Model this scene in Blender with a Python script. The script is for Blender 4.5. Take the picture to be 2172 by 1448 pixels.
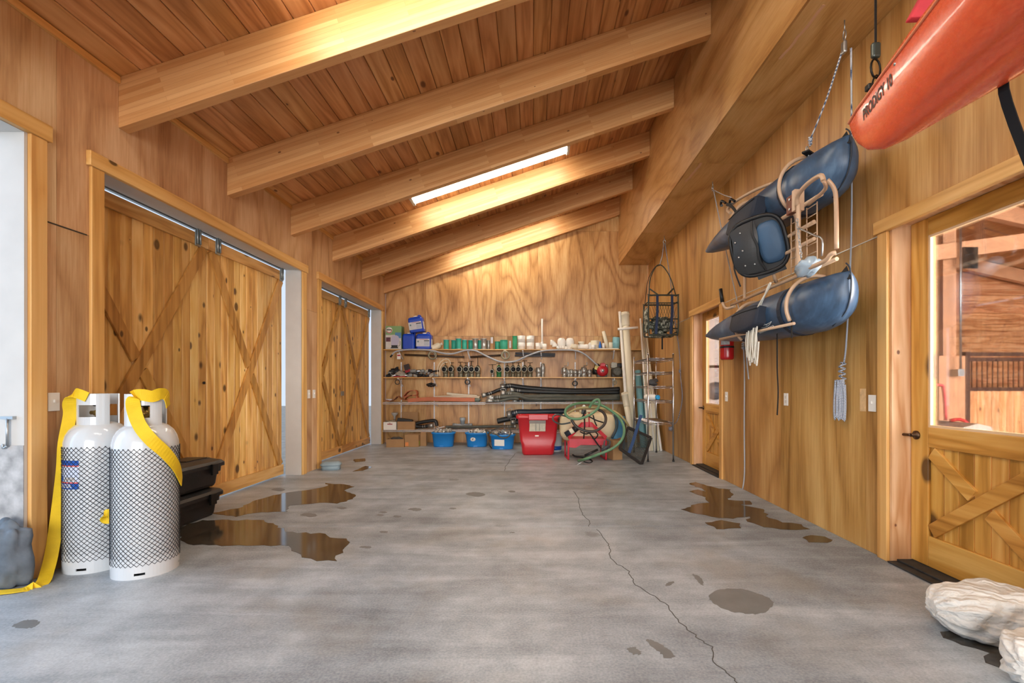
import bpy, bmesh, math, random
from mathutils import Vector, Matrix
S = bpy.context.scene; COL = S.collection
for o in list(bpy.data.objects): bpy.data.objects.remove(o)
R = random.Random(7)
V = Vector
# ------------------------------------------------------------------ camera
EYE = 1.15                                    # eye height, focal length 1000 px of 2172
cam = bpy.data.cameras.new('camera'); camo = bpy.data.objects.new('camera', cam); COL.objects.link(camo)
cam.sensor_width = 36; cam.lens = 36*1000/2172
cam.shift_x = -44/2172; cam.shift_y = 94/2172
cam.clip_start = .02
camo.location = (0, 0, EYE); camo.rotation_euler = (math.pi/2, 0, 0)
S.camera = camo
# ------------------------------------------------------------------ light
S.view_settings.view_transform = 'Standard'; S.view_settings.look = 'None'
S.view_settings.exposure = 0.05; S.view_settings.gamma = 1; S.view_settings.use_curve_mapping = False
w = bpy.data.worlds.new('sky'); S.world = w; w.use_nodes = True
bg = w.node_tree.nodes['Background']; bg.inputs[0].default_value = (.70, .82, 1, 1); bg.inputs[1].default_value = 1.0
def area(name, loc, rot, sx, sy, power, col):
    l = bpy.data.lights.new(name, 'AREA'); l.shape = 'RECTANGLE'; l.size = sx; l.size_y = sy; l.energy = power; l.color = col
    o = bpy.data.objects.new(name, l); COL.objects.link(o); o.location = loc; o.rotation_euler = rot
    return o
PI = math.pi
area('daylight_open_garage_door', (-7.0, 2.2, 2.6), (0, -PI/2, 0), 4.5, 6.0, 230, (.46, .70, 1))
area('open_end_fill', (-.4, -9.0, 2.4), (PI/2, 0, 0), 8, 4.6, 1250, (1, .97, .93))  # added fill lamp beyond the rear, evens out the room's brightness
area('barn_fill', (9.0, -1.5, 2.6), (PI/2, 0, 0), 9, 4.5, 9500, (1, .93, .88))  # added fill lamp that brightens the barn behind the glass
# ------------------------------------------------------------------ helpers
def at(px, py, Y): return V(((px-1130)/1000*Y, Y, EYE+(818-py)/1000*Y))
def onfloor(px, py):
    Y = EYE*1000/(py-818); return V(((px-1130)/1000*Y, Y, 0))
def lin(h):
    h = h.lstrip('#'); r = []
    for i in (0, 2, 4):
        c = int(h[i:i+2], 16)/255; r.append(c/12.92 if c <= .04045 else ((c+.055)/1.055)**2.4)
    return (*r, 1)
def cr(pts, n=6, closed=False):
    P = [V(p) for p in pts]; out = []; m = len(P)
    for i in range(m if closed else m-1):
        if closed: a, b, c, d = P[i-1], P[i], P[(i+1) % m], P[(i+2) % m]
        else: a, b, c, d = P[max(i-1, 0)], P[i], P[i+1], P[min(i+2, m-1)]
        for k in range(n):
            t = k/n
            out.append(.5*((2*b)+(c-a)*t+(2*a-5*b+4*c-d)*t*t+(3*b-a-3*c+d)*t**3))
    if not closed: out.append(P[-1])
    return out
class MB:
    def __init__(s): s.v = []; s.f = []; s.s = []
    def add(s, vs, fs, sm=False):
        n = len(s.v); s.v += [V(v) for v in vs]; s.f += [tuple(i+n for i in f) for f in fs]; s.s += [sm]*len(fs); return s
    def box(s, x0, x1, y0, y1, z0, z1):
        return s.add([(x, y, z) for z in (z0, z1) for y in (y0, y1) for x in (x0, x1)],
                     [(0, 2, 3, 1), (4, 5, 7, 6), (0, 1, 5, 4), (2, 6, 7, 3), (0, 4, 6, 2), (1, 3, 7, 5)])
    def bar(s, p0, p1, w, h, up=(0, 0, 1)):
        p0 = V(p0); p1 = V(p1); d = (p1-p0).normalized(); a = d.cross(V(up))
        if a.length < 1e-4: a = d.cross(V((1, 0, 0)))
        a.normalize(); b = a.cross(d).normalized()
        vs = [p+a*(w/2*i)+b*(h/2*j) for p in (p0, p1) for i, j in ((-1, -1), (1, -1), (1, 1), (-1, 1))]
        return s.add(vs, [(0, 1, 2, 3), (7, 6, 5, 4), (0, 4, 5, 1), (1, 5, 6, 2), (2, 6, 7, 3), (3, 7, 4, 0)])
    def tube(s, pts, r, seg=8, closed=False, flat=1, up=None):
        P = [V(p) for p in pts]; m = len(P); rr = r if isinstance(r, (list, tuple)) else [r]*m
        rings = []; nrm = V(up) if up else None
        for i in range(m):
            if closed: t = P[(i+1) % m]-P[i-1]
            else: t = P[min(i+1, m-1)]-P[max(i-1, 0)]
            t.normalize()
            if nrm is None:
                nrm = t.orthogonal().normalized()
                if abs(t.z) < .9: nrm = (V((0, 0, 1))-t*t.z).normalized()
            q = nrm-t*nrm.dot(t)
            nrm = q.normalized() if q.length > 1e-6 else t.orthogonal().normalized()
            b = t.cross(nrm)
            rings.append([P[i]+(nrm*math.cos(2*PI*k/seg)*flat+b*math.sin(2*PI*k/seg))*rr[i] for k in range(seg)])
        return s.loft(rings, closed=closed)
    def loft(s, rings, closed=False, cap=True, sm=True, open_ring=False):
        n = len(rings[0]); m = len(rings); vs = [p for r in rings for p in r]; fs = []
        for i in range(m if closed else m-1):
            j = (i+1) % m
            for k in range(n-1 if open_ring else n):
                l = (k+1) % n; fs.append((i*n+k, i*n+l, j*n+l, j*n+k))
        s.add(vs, fs, sm)
        if cap and not closed:
            b = len(s.v)-n*m
            s.f += [tuple(b+k for k in range(n-1, -1, -1)), tuple(b+(m-1)*n+k for k in range(n))]; s.s += [False, False]
        return s
    def lathe(s, prof, seg=24, M=None, cap=True):
        M = M or Matrix()
        return s.loft([[M @ V((r*math.cos(2*PI*k/seg), r*math.sin(2*PI*k/seg), z)) for k in range(seg)] for r, z in prof], cap=cap)
    def prism(s, poly, t, M=None):
        M = M or Matrix(); n = len(poly)
        s.add([M @ V((x, y, 0)) for x, y in poly]+[M @ V((x, y, t)) for x, y in poly],
              [tuple(range(n-1, -1, -1)), tuple(range(n, 2*n))]+[(i, (i+1) % n, n+(i+1) % n, n+i) for i in range(n)])
        return s
    def strip(s, pts, wd, w, t):
        """flat strap: points, width direction per point, width, thickness"""
        P = [V(p) for p in pts]; m = len(P); rings = []
        for i in range(m):
            tg = (P[min(i+1, m-1)]-P[max(i-1, 0)]).normalized(); a = V(wd[i] if isinstance(wd, list) else wd)
            a = (a-tg*a.dot(tg)).normalized(); b = tg.cross(a)
            rings.append([P[i]+a*(w/2)*x+b*(t/2)*y for x, y in ((-1, -1), (1, -1), (1, 1), (-1, 1))])
        return s.loft(rings, sm=False)
    def mesh(s, name, off=V((0, 0, 0)), recalc=True):
        me = bpy.data.meshes.new(name); me.from_pydata([v-off for v in s.v], [], s.f)
        me.polygons.foreach_set('use_smooth', s.s)
        if recalc:
            b = bmesh.new(); b.from_mesh(me); bmesh.ops.recalc_face_normals(b, faces=b.faces); b.to_mesh(me); b.free()
        me.update(); return me
    def build(s, name, mat, parent=None, loc=None, bevel=0, recalc=True):
        """vertices are in world space (or in the parent's frame when the parent is rotated)"""
        off = V((0, 0, 0))
        if parent is not None and parent.get('w'): off = org(parent)
        if loc is not None: off = V(loc)
        o = bpy.data.objects.new(name, s.mesh(name, off, recalc)); COL.objects.link(o)
        if loc is not None: o.location = loc
        if mat is not None: o.data.materials.append(mat)
        if parent is not None:
            o.parent = parent
            if parent.get('w'): ORG[o.name] = org(parent); o['w'] = 1
        if bevel:
            m = o.modifiers.new('bevel', 'BEVEL'); m.width = bevel; m.segments = 2; m.limit_method = 'ANGLE'
        return o
ORG = {}
def org(o): return ORG.get(o.name, V((0, 0, 0)))
def tag(o, label=None, cat=None, group=None, kind=None):
    if label: o['label'] = label
    if cat: o['category'] = cat
    if group: o['group'] = group
    if kind: o['kind'] = kind
    return o
def thing(name, label, cat, loc=(0, 0, 0), rz=0, group=None, rot=None, world=False):
    o = bpy.data.objects.new(name, None); COL.objects.link(o); o.location = loc; o.empty_display_size = .05
    o.rotation_euler = rot if rot else (0, 0, rz)
    if world: o['w'] = 1; ORG[o.name] = V(loc)
    return tag(o, label, cat, group)
def struct(name, loc=(0, 0, 0)):
    o = bpy.data.objects.new(name, None); COL.objects.link(o); o.location = loc; o['kind'] = 'structure'; o.empty_display_size = .05; return o
def single(mb, name, label, cat, mat, group=None, bevel=0):
    """a thing that is one mesh, origin at its base"""
    xs = [v.x for v in mb.v]; ys = [v.y for v in mb.v]; zs = [v.z for v in mb.v]
    return tag(mb.build(name, mat, loc=((min(xs)+max(xs))/2, (min(ys)+max(ys))/2, min(zs)), bevel=bevel), label, cat, group)
def copy_tree(o, parent=None):
    c = o.copy(); COL.objects.link(c); c.parent = parent
    for ch in list(o.children): copy_tree(ch, c)
    return c
def text_mb(txt, size, fn, extrude=0.0, align='CENTER', bold=0.0, sub=3):
    cu = bpy.data.curves.new('lettering', 'FONT'); cu.body = txt; cu.size = size; cu.align_x = align; cu.align_y = 'CENTER'; cu.offset = bold; cu.resolution_u = 3
    o = bpy.data.objects.new('lettering', cu); COL.objects.link(o)
    me = o.to_mesh(); mb = MB()
    q = bmesh.new(); q.from_mesh(me); bmesh.ops.triangulate(q, faces=q.faces)
    for _ in range(sub): bmesh.ops.subdivide_edges(q, edges=[e for e in q.edges if e.calc_length() > size*.12], cuts=1); bmesh.ops.triangulate(q, faces=q.faces)
    q.verts.index_update(); mb.add([fn(v.co.x, v.co.y) for v in q.verts], [tuple(v.index for v in p.verts) for p in q.faces]); q.free()
    o.to_mesh_clear(); bpy.data.objects.remove(o); bpy.data.curves.remove(cu)
    return mb
ORD = ['first', 'second', 'third', 'fourth', 'fifth', 'sixth', 'seventh', 'eighth', 'ninth', 'tenth', 'eleventh', 'twelfth', 'thirteenth', 'fourteenth']
# ------------------------------------------------------------------ materials
MATS = {}
def mat(name, col, rough=.5, metal=0.0, bump=0, bscale=40, var=0.0, coat=0.0, emit=0, spec=.5, vscale=6):
    if name in MATS: return MATS[name]
    m = bpy.data.materials.new(name); m.use_nodes = True; nt = m.node_tree; b = nt.nodes['Principled BSDF']
    c = lin(col) if isinstance(col, str) else col
    b.inputs['Base Color'].default_value = c; b.inputs['Roughness'].default_value = rough; b.inputs['Metallic'].default_value = metal
    b.inputs['Coat Weight'].default_value = coat; b.inputs['Specular IOR Level'].default_value = spec
    if emit: b.inputs['Emission Color'].default_value = c; b.inputs['Emission Strength'].default_value = emit
    if var or bump:
        tc = nt.nodes.new('ShaderNodeTexCoord')
    if var:
        n = nt.nodes.new('ShaderNodeTexNoise'); n.inputs['Scale'].default_value = vscale; n.inputs['Detail'].default_value = 5
        nt.links.new(tc.outputs['Object'], n.inputs['Vector'])
        rp = nt.nodes.new('ShaderNodeValToRGB'); rp.color_ramp.elements[0].position = .3; rp.color_ramp.elements[1].position = .7
        rp.color_ramp.elements[0].color = tuple(x*(1-var) for x in c[:3])+(1,); rp.color_ramp.elements[1].color = tuple(min(1, x*(1+var)) for x in c[:3])+(1,)
        nt.links.new(n.outputs['Fac'], rp.inputs['Fac']); nt.links.new(rp.outputs['Color'], b.inputs['Base Color'])
    if bump:
        n2 = nt.nodes.new('ShaderNodeTexNoise'); n2.inputs['Scale'].default_value = bscale; n2.inputs['Detail'].default_value = 4
        nt.links.new(tc.outputs['Object'], n2.inputs['Vector'])
        bp = nt.nodes.new('ShaderNodeBump'); bp.inputs['Strength'].default_value = bump; bp.inputs['Distance'].default_value = .012
        nt.links.new(n2.outputs['Fac'], bp.inputs['Height']); nt.links.new(bp.outputs['Normal'], b.inputs['Normal'])
    MATS[name] = m; return m
class NT:
    """tiny node-tree builder"""
    def __init__(s, name, rough=.5):
        s.m = bpy.data.materials.new(name); s.m.use_nodes = True; s.t = s.m.node_tree; s.b = s.t.nodes['Principled BSDF']
        s.b.inputs['Roughness'].default_value = rough; MATS[name] = s.m
    def n(s, typ, **kw):
        x = s.t.nodes.new('ShaderNode'+typ)
        for k, v in kw.items(): setattr(x, k, v)
        return x
    def l(s, a, b): s.t.links.new(a, b)
    def set(s, inp, v):
        if hasattr(v, 'is_linked') or hasattr(v, 'links'): s.l(v, inp)
        else: inp.default_value = v
    def math(s, op, a, b=0.0, c=None, clamp=False):
        x = s.n('Math', operation=op); x.use_clamp = clamp; s.set(x.inputs[0], a); s.set(x.inputs[1], b)
        if c is not None: s.set(x.inputs[2], c)
        return x.outputs[0]
    def vadd(s, a, b):
        x = s.n('VectorMath', operation='ADD'); s.set(x.inputs[0], a); s.set(x.inputs[1], b); return x.outputs[0]
    def vscl(s, a, v):
        x = s.n('VectorMath', operation='MULTIPLY'); s.set(x.inputs[0], a); s.set(x.inputs[1], v); return x.outputs[0]
    def noise(s, vec, scale, detail=3, rough=.5, dist=0):
        x = s.n('TexNoise'); s.l(vec, x.inputs['Vector']); x.inputs['Scale'].default_value = scale; x.inputs['Detail'].default_value = detail
        x.inputs['Roughness'].default_value = rough; x.inputs['Distortion'].default_value = dist; return x.outputs['Fac']
    def ramp(s, fac, *st):
        x = s.n('ValToRGB'); e = x.color_ramp.elements
        while len(e) < len(st): e.new(.5)
        for i, (p, c) in enumerate(st): e[i].position = p; e[i].color = lin(c) if isinstance(c, str) else (c, c, c, 1)
        s.l(fac, x.inputs['Fac']); return x.outputs['Color']
    def mix(s, f, a, b, typ='MIX'):
        x = s.n('MixRGB', blend_type=typ); s.set(x.inputs[0], f); s.set(x.inputs[1], a); s.set(x.inputs[2], b); return x.outputs[0]
    def coords(s, stretch, rnd=True):
        tc = s.n('TexCoord'); v = tc.outputs['Object']; s.oi = s.n('ObjectInfo')
        if rnd:
            k = s.math('MULTIPLY', s.oi.outputs['Random'], 37.0); c = s.n('CombineXYZ')
            for i in range(3): s.l(k, c.inputs[i])
            v = s.vadd(v, c.outputs[0])
        s.raw = v; return s.vscl(v, stretch)
    def bump(s, h, st=.2, d=.005):
        x = s.n('Bump'); x.inputs['Strength'].default_value = st; x.inputs['Distance'].default_value = d; s.l(h, x.inputs['Height']); s.l(x.outputs[0], s.b.inputs['Normal'])
    def vary(s, col, amt):
        hs = s.n('HueSaturation'); s.l(col, hs.inputs['Color'])
        s.l(s.math('MULTIPLY_ADD', s.oi.outputs['Random'], 2*amt, 1-amt), hs.inputs['Value'])
        r2 = s.math('FRACT', s.math('MULTIPLY', s.oi.outputs['Random'], 13.7))
        s.l(s.math('MULTIPLY_ADD', r2, .008, .496), hs.inputs['Hue']); return hs.outputs['Color']
def plywood(name, stretch, dark, mid, light, rough=.42, rings=13):
    t = NT(name, rough); v = t.coords(stretch)
    ax = (1, 1, stretch[2]*1.9) if stretch[2] < 1 else (1, stretch[1]*1.6, 1)
    n = t.noise(t.vscl(t.raw, ax), 1.5, 1.0, .35, .12)
    ring = t.math('PINGPONG', t.math('MULTIPLY', n, rings*1.7), 1.0); ring = t.math('SUBTRACT', 1.0, t.math('POWER', ring, 2.2))
    n2 = t.noise(v, 26, 4, .6); n3 = t.noise(v, 2.6, 3)
    fine = t.noise(t.vscl(v, (1, 1, .25) if stretch[2] < 1 else (1, .25, 1)), 85, 2, .5)
    f = t.math('ADD', t.math('MULTIPLY', ring, .11), t.math('ADD', t.math('MULTIPLY', n2, .20), t.math('ADD', t.math('MULTIPLY', fine, .20), t.math('MULTIPLY', n3, .40))))
    c = t.ramp(f, (.33, dark), (.47, mid), (.61, light))
    vo = t.n('TexVoronoi'); t.l(t.vscl(t.raw, (1, 1, .42)), vo.inputs['Vector']); vo.inputs['Scale'].default_value = 1.5
    k = t.math('LESS_THAN', t.math('ADD', vo.outputs['Distance'], t.math('MULTIPLY', n2, .03)), .034)
    c = t.mix(t.math('MULTIPLY', k, .45), c, lin('#4a2c12')); c = t.vary(c, .06)
    t.l(c, t.b.inputs['Base Color']); t.bump(n2, .06, .002); return t.m
def pine(name, stretch, dark, mid, light, knot='#3a1c0c', rough=.4, kscale=5.0, ksize=.16, amt=.13, kstr=None, kmix=.85):
    t = NT(name, rough); v = t.coords(stretch)
    n = t.noise(v, 6, 3, .5, .2)
    vo = t.n('TexVoronoi'); t.l(t.vscl(t.raw, kstr or tuple(max(s, .55) for s in stretch)), vo.inputs['Vector']); vo.inputs['Scale'].default_value = kscale
    d = t.math('ADD', vo.outputs['Distance'], t.math('MULTIPLY', n, .02))
    g = t.math('PINGPONG', t.math('ADD', t.math('MULTIPLY', n, 9), t.math('DIVIDE', .12, t.math('ADD', d, .08))), 1.0)
    n2 = t.noise(v, 40, 3, .6); n3 = t.noise(v, 2.2, 2)
    f = t.math('ADD', t.math('MULTIPLY', g, .35), t.math('ADD', t.math('MULTIPLY', n2, .28), t.math('MULTIPLY', n3, .5)))
    c = t.ramp(f, (.32, dark), (.58, mid), (.84, light))
    sx = t.n('SeparateXYZ'); t.l(vo.outputs['Color'], sx.inputs[0])
    rad = t.math('MULTIPLY', sx.outputs[0], ksize)
    kk = t.math('SUBTRACT', 1.0, t.math('SMOOTH_MIN', t.math('DIVIDE', d, t.math('ADD', rad, .012)), 1.0, .15), clamp=True)
    kf = t.math('MULTIPLY', t.math('MULTIPLY', kk, 3.0, clamp=True), kmix)
    c = t.vary(c, amt); c = t.mix(kf, c, lin(knot))
    t.l(c, t.b.inputs['Base Color']); t.bump(n2, .08, .002); return t.m
PLY_L = plywood('plywood_left', (1, 1, .14), '#a0744c', '#c69c70', '#dcbb92', rings=9)
PLY_B = plywood('plywood_back', (1, 1, .16), '#8c5d2a', '#be8d52', '#dab27a', rings=14)
PLY_R = plywood('plywood_right', (1, 1, .10), '#8d602a', '#b8884a', '#d2a86a', rings=8)
PLY_S = plywood('plywood_soffit', (1, .2, 1), '#a5733c', '#c5955a', '#d6ab74', rings=9)
PINE_V = pine('knotty_pine_vertical', (1, 1, .08), '#b58040', '#deac5e', '#eec884', kstr=(1, 1, .65), kscale=7.5, ksize=.30, amt=.17)
BRACE = pine('brace_pine', (1, 1, .08), '#8f6128', '#bd8a44', '#cfa05a', kstr=(1, 1, .6), kscale=5, ksize=.15, amt=.08)
PINE_Y = pine('knotty_pine_lengthwise', (1, .08, 1), '#b07c3e', '#d8a560', '#e6bd80', kstr=(1, .6, 1), ksize=.2)
TRIM_V = pine('fir_trim_vertical', (1, 1, .06), '#c28c48', '#dba962', '#e6bb78', kscale=3.2, ksize=.10, amt=.04, kstr=(1, 1, .5))
TRIM_Y = pine('fir_trim_horizontal', (1, .06, 1), '#c28c48', '#dba962', '#e6bb78', kscale=3.2, ksize=.10, amt=.04, kstr=(1, .5, 1))
DOOR_V = pine('fir_door_vertical', (1, 1, .07), '#a06a22', '#cc9340', '#dfae5e', kscale=5.5, ksize=.34, amt=.05, kstr=(1, 1, .5))
DOOR_Y = pine('fir_door_horizontal', (1, .07, 1), '#a06a22', '#cc9340', '#dfae5e', kscale=4.6, ksize=.34, amt=.05, kstr=(1, .6, 1))
CEIL = pine('cedar_ceiling', (1, .07, 1), '#9e6636', '#c48a54', '#d8a26e', knot='#5a2c14', kscale=3.8, ksize=.12, amt=.10, kstr=(1, .5, 1))
BARN = pine('barn_boards', (.1, 1, 1), '#9a5c38', '#c4875c', '#dba67c', kscale=4, ksize=.08, amt=.10, kstr=(.5, 1, 1))
SHELFW = pine('shelf_edge', (.1, 1, 1), '#b07c3a', '#d3a05c', '#e4ba7c', kscale=3, ksize=.03, amt=.03)
def glulam():
    t = NT('glulam', .42); tc = t.n('TexCoord'); mp = t.n('Mapping'); t.oi = t.n('ObjectInfo')
    t.l(tc.outputs['Object'], mp.inputs['Vector']); mp.inputs['Rotation'].default_value = (0, math.atan(1/3), 0)
    sx = t.n('SeparateXYZ'); t.l(mp.outputs[0], sx.inputs[0]); c = t.n('CombineXYZ')
    off = t.math('MULTIPLY', t.oi.outputs['Random'], 9.0)
    t.l(t.math('ADD', sx.outputs[0], off), c.inputs[0]); t.l(t.math('ADD', sx.outputs[2], off), c.inputs[1])
    br = t.n('TexBrick'); t.l(c.outputs[0], br.inputs['Vector']); br.offset = .37; br.inputs['Scale'].default_value = 1
    br.inputs['Brick Width'].default_value = 1.35; br.inputs['Row Height'].default_value = .036; br.inputs['Mortar Size'].default_value = .0008
    br.inputs['Color1'].default_value = lin('#c08448'); br.inputs['Color2'].default_value = lin('#e8bb82'); br.inputs['Mortar'].default_value = lin('#9c6638')
    br.inputs['Bias'].default_value = 0
    v = t.vscl(mp.outputs[0], (.08, 1, 1)); n = t.noise(t.vscl(mp.outputs[0], (.05, 1, 1)), 42, 4, .6); n2 = t.noise(v, 9, 2)
    col = t.mix(.38, br.outputs['Color'], t.ramp(n, (.3, '#bd834c'), (.7, '#e4b47c')), 'MIX')
    col = t.mix(t.math('MULTIPLY', n2, .25), col, lin('#a2622f'))
    vo = t.n('TexVoronoi'); t.l(t.vscl(mp.outputs[0], (.55, 1, 1)), vo.inputs['Vector']); vo.inputs['Scale'].default_value = 6
    k = t.math('LESS_THAN', vo.outputs['Distance'], .055); col = t.mix(t.math('MULTIPLY', k, .7), col, lin('#55290f'))
    t.l(col, t.b.inputs['Base Color']); return t.m
GLU = glulam()
def concrete():
    t = NT('concrete', .42); v = t.coords((1, 1, 1), False)
    a = t.noise(t.vscl(v, (1, .7, 1)), .55, 5, .6, .4); b = t.noise(v, 4, 6, .65); c = t.noise(t.vscl(v, (.35, 2.2, 1)), 2.2, 5, .6, .5); d = t.noise(v, 90, 3, .6)
    f = t.math('ADD', t.math('MULTIPLY', a, .45), t.math('ADD', t.math('MULTIPLY', b, .25), t.math('MULTIPLY', c, .30)))
    col = t.ramp(f, (.40, '#65707b'), (.50, '#94a1ad'), (.60, '#bfcbd6'))
    col = t.mix(.25, col, t.ramp(d, (.35, '#6d6f72'), (.65, '#cfd0d0')), 'MIX')
    col = t.mix(t.ramp(t.noise(v, 1.1, 4, .6, .3), (.52, 0.0), (.66, .35)), col, lin('#8f8878'))
    # small damp stains of their own
    vo = t.n('TexVoronoi'); t.l(t.vadd(v, t.vscl(t.n('TexCoord').outputs['Object'], (0, 0, 0))), vo.inputs['Vector']); vo.inputs['Scale'].default_value = 1.6
    st = t.math('ADD', vo.outputs['Distance'], t.math('MULTIPLY', t.noise(v, 9, 4, .6), .22))
    sm = t.ramp(st, (.19, 1.0), (.23, 0.0)); col = t.mix(t.math('MULTIPLY', sm, .5), col, lin('#585a58'))
    t.l(col, t.b.inputs['Base Color'])
    t.l(t.ramp(f, (.35, .52), (.65, .34)), t.b.inputs['Roughness']); t.bump(d, .12, .003); return t.m
CONC = concrete()
WHITE = mat('white_paint', '#c9c7c3', .5, var=.04)
WHITEP = mat('white_plastic', '#ece9e2', .35)
BLACKP = mat('black_plastic', '#1b1b1c', .45)
STEEL = mat('galvanised_steel', '#b4b8ba', .35, .9)
DARKM = mat('dark_metal', '#2b2724', .4, .7)
# ------------------------------------------------------------------ the room: dimensions
XL, XR, YB, YF = -2.99, 2.34, 9.58, -3.0
XS, ZS = 1.745, 3.60                    # soffit face, soffit underside
def zbeam(x): return 3.01+(x-XL)/3
def zceil(x): return 3.375+(x-XL)/3
ZJ = 2.16                               # panel joint height
def rect_minus(u0, u1, v0, v1, opens):
    us = sorted({u0, u1, *[e for o in opens for e in o[:2] if u0 < e < u1]}); vs = sorted({v0, v1, *[e for o in opens for e in o[2:] if v0 < e < v1]})
    out = []
    for i in range(len(us)-1):
        run = None
        for j in range(len(vs)-1):
            cu, cv = (us[i]+us[i+1])/2, (vs[j]+vs[j+1])/2
            if any(o[0] < cu < o[1] and o[2] < cv < o[3] for o in opens): continue
            out.append((us[i], us[i+1], vs[j], vs[j+1]))
    return out
# floor: two slabs with a sawn joint between them
fl = struct('floor')
MB().box(XL-.25, XR+.14, YF, 3.866, -.12, 0).build('concrete_slab', CONC, fl)
MB().box(XL-.25, XR+.14, 3.872, YB+.2, -.12, 0).build('concrete_slab', CONC, fl)
MB().box(XL-.25, XR+.14, 3.865, 3.873, -.11, -.006).build('control_joint', mat('joint_filler', '#4a4a48', .9), fl)
gr = MB().box(-30, 30, -20, 30, -.2, -.125).build('ground', mat('gravel', '#a8a49c', .95, var=.2)); gr['kind'] = 'structure'  # outdoor ground added to bounce daylight, glimpsed only through gaps
CRK = mat('crack', '#565654', .95)
def crack(pts, w):
    P = cr([onfloor(*p) for p in pts], 5); mb = MB(); L = []
    for i, p in enumerate(P):
        L.append(p+V((R.uniform(-1, 1)*.010, R.uniform(-1, 1)*.006, .0006)))
    mb.strip(L, (1, .1, 0), w, .0012); mb.build('crack', CRK, fl)
crack([(1266, 1122), (1290, 1150), (1292, 1165), (1300, 1188), (1330, 1208), (1340, 1228), (1362, 1250), (1404, 1275), (1428, 1298), (1448, 1325), (1478, 1350), (1508, 1372), (1512, 1398), (1545, 1425), (1565, 1448), (1600, 1490)], .005)
crack([(1218, 1042), (1228, 1062), (1232, 1085), (1246, 1100), (1250, 1116)], .005)
crack([(1092, 962), (1075, 985), (1070, 998)], .006)
# walls
def wall(name, axis, pos, out, u0, u1, v0, v1, opens, seams, joints, m, thick=.13):
    """axis 'y': wall in the y-z plane at x=pos, panels face `out` (+1/-1)"""
    def bx(mb, a, b, c, d, p, q):
        if axis == 'y': mb.box(min(p, q), max(p, q), a, b, c, d)
        else: mb.box(a, b, min(p, q), max(p, q), c, d)
    back = MB()
    for r in rect_minus(u0, u1, v0, v1, opens): bx(back, *r, pos-out*.012, pos-out*thick)
    wo = back.build(name, mat('stud_wall', '#5b3d22', .9)); wo['kind'] = 'structure'
    us = [u0]+[s for s in seams if u0 < s < u1]+[u1]; vs = [v0]+[j for j in joints if v0 < j < v1]+[v1]
    for i in range(len(us)-1):
        for j in range(len(vs)-1):
            mb = MB()
            for r in rect_minus(us[i]+.001, us[i+1]-.001, vs[j]+.0015, vs[j+1]-.0015, opens): bx(mb, *r, pos, pos-out*.0118)
            if mb.v: mb.build('plywood_panel', m, wo)
    return wo
SEAM = [2.96-1.14*k for k in range(6, 0, -1)]+[2.96+1.14*k for k in range(7)]
OP_L = [(-.1, 2.79, -1, 2.66), (3.27, 6.10, -1, 2.66), (6.63, 9.32, -1, 2.66)]
OP_R = [(2.10, 3.09, -1, 2.21), (5.87, 6.86, -1, 2.21)]
wl = wall('wall_left', 'y', XL, 1, YF, YB, 0, 3.42, OP_L, SEAM, [ZJ], PLY_L, .20)
wr = wall('wall_right', 'y', XR, -1, YF, YB, 0, ZS, OP_R, [s+.35 for s in SEAM], [ZJ], PLY_R, .12)
# back wall with a sloping top
bw = MB(); M_XZ = Matrix(((1, 0, 0, 0), (0, 0, -1, 0), (0, 1, 0, 0), (0, 0, 0, 1)))      # local (x,y,z)->(x,-z,y)
def slope_top(x, z): return min(z, zceil(min(x, XS))+.02)
bw.prism([(XL, 0), (XR, 0), (XR, 5.0), (XS, zceil(XS)), (XL, zceil(XL))], .12, Matrix.Translation((0, YB+.132, 0)) @ M_XZ)
wb = bw.build('wall_back', mat('stud_wall', '#5b3d22', .9)); wb['kind'] = 'structure'
xs = [XL, -2.17, -1.03, .105, 1.245, XR]; zs = [0, ZJ, 4.29, 9]
for i in range(5):
    for j in range(3):
        a, b = xs[i]+.001, xs[i+1]-.001; z0, z1 = zs[j]+.0015, zs[j+1]-.0015
        if z0 > slope_top(b, 9): continue
        if z0 > slope_top(a, 9): a2 = (z0-.02-3.375)*3+XL; poly = [(a2, z0), (b, z0), (b, slope_top(b, z1))]
        else: poly = [(a, z0), (b, z0), (b, slope_top(b, z1))]+([(XS, slope_top(XS, z1))] if a < XS < b else [])+([((z1-.02-3.375)*3+XL, z1)] if slope_top(a, 9) < z1 < slope_top(b, 9) else [])+[(a, slope_top(a, z1))]
        MB().prism(poly, .0118, Matrix.Translation((0, YB+.0118, 0)) @ M_XZ).build('plywood_panel', PLY_B, wb)
# metal flashing in the panel joints of the side walls
FL = mat('flashing', '#cfd2d0', .35, .6)
mb = MB().box(XR-.004, XR+.002, 3.20, 5.77, ZJ-.003, ZJ+.004); mb.build('joint_flashing', FL, wr)
mb = MB().box(XR-.004, XR+.002, 6.96, 8.2, ZJ-.003, ZJ+.004); mb.build('joint_flashing', FL, wr)
MB().box(XL-.002, XL+.004, 2.90, 3.16, ZJ-.004, ZJ+.004).build('joint_flashing', mat('flashing_dark', '#4a4640', .5, .5), wl)
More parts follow.
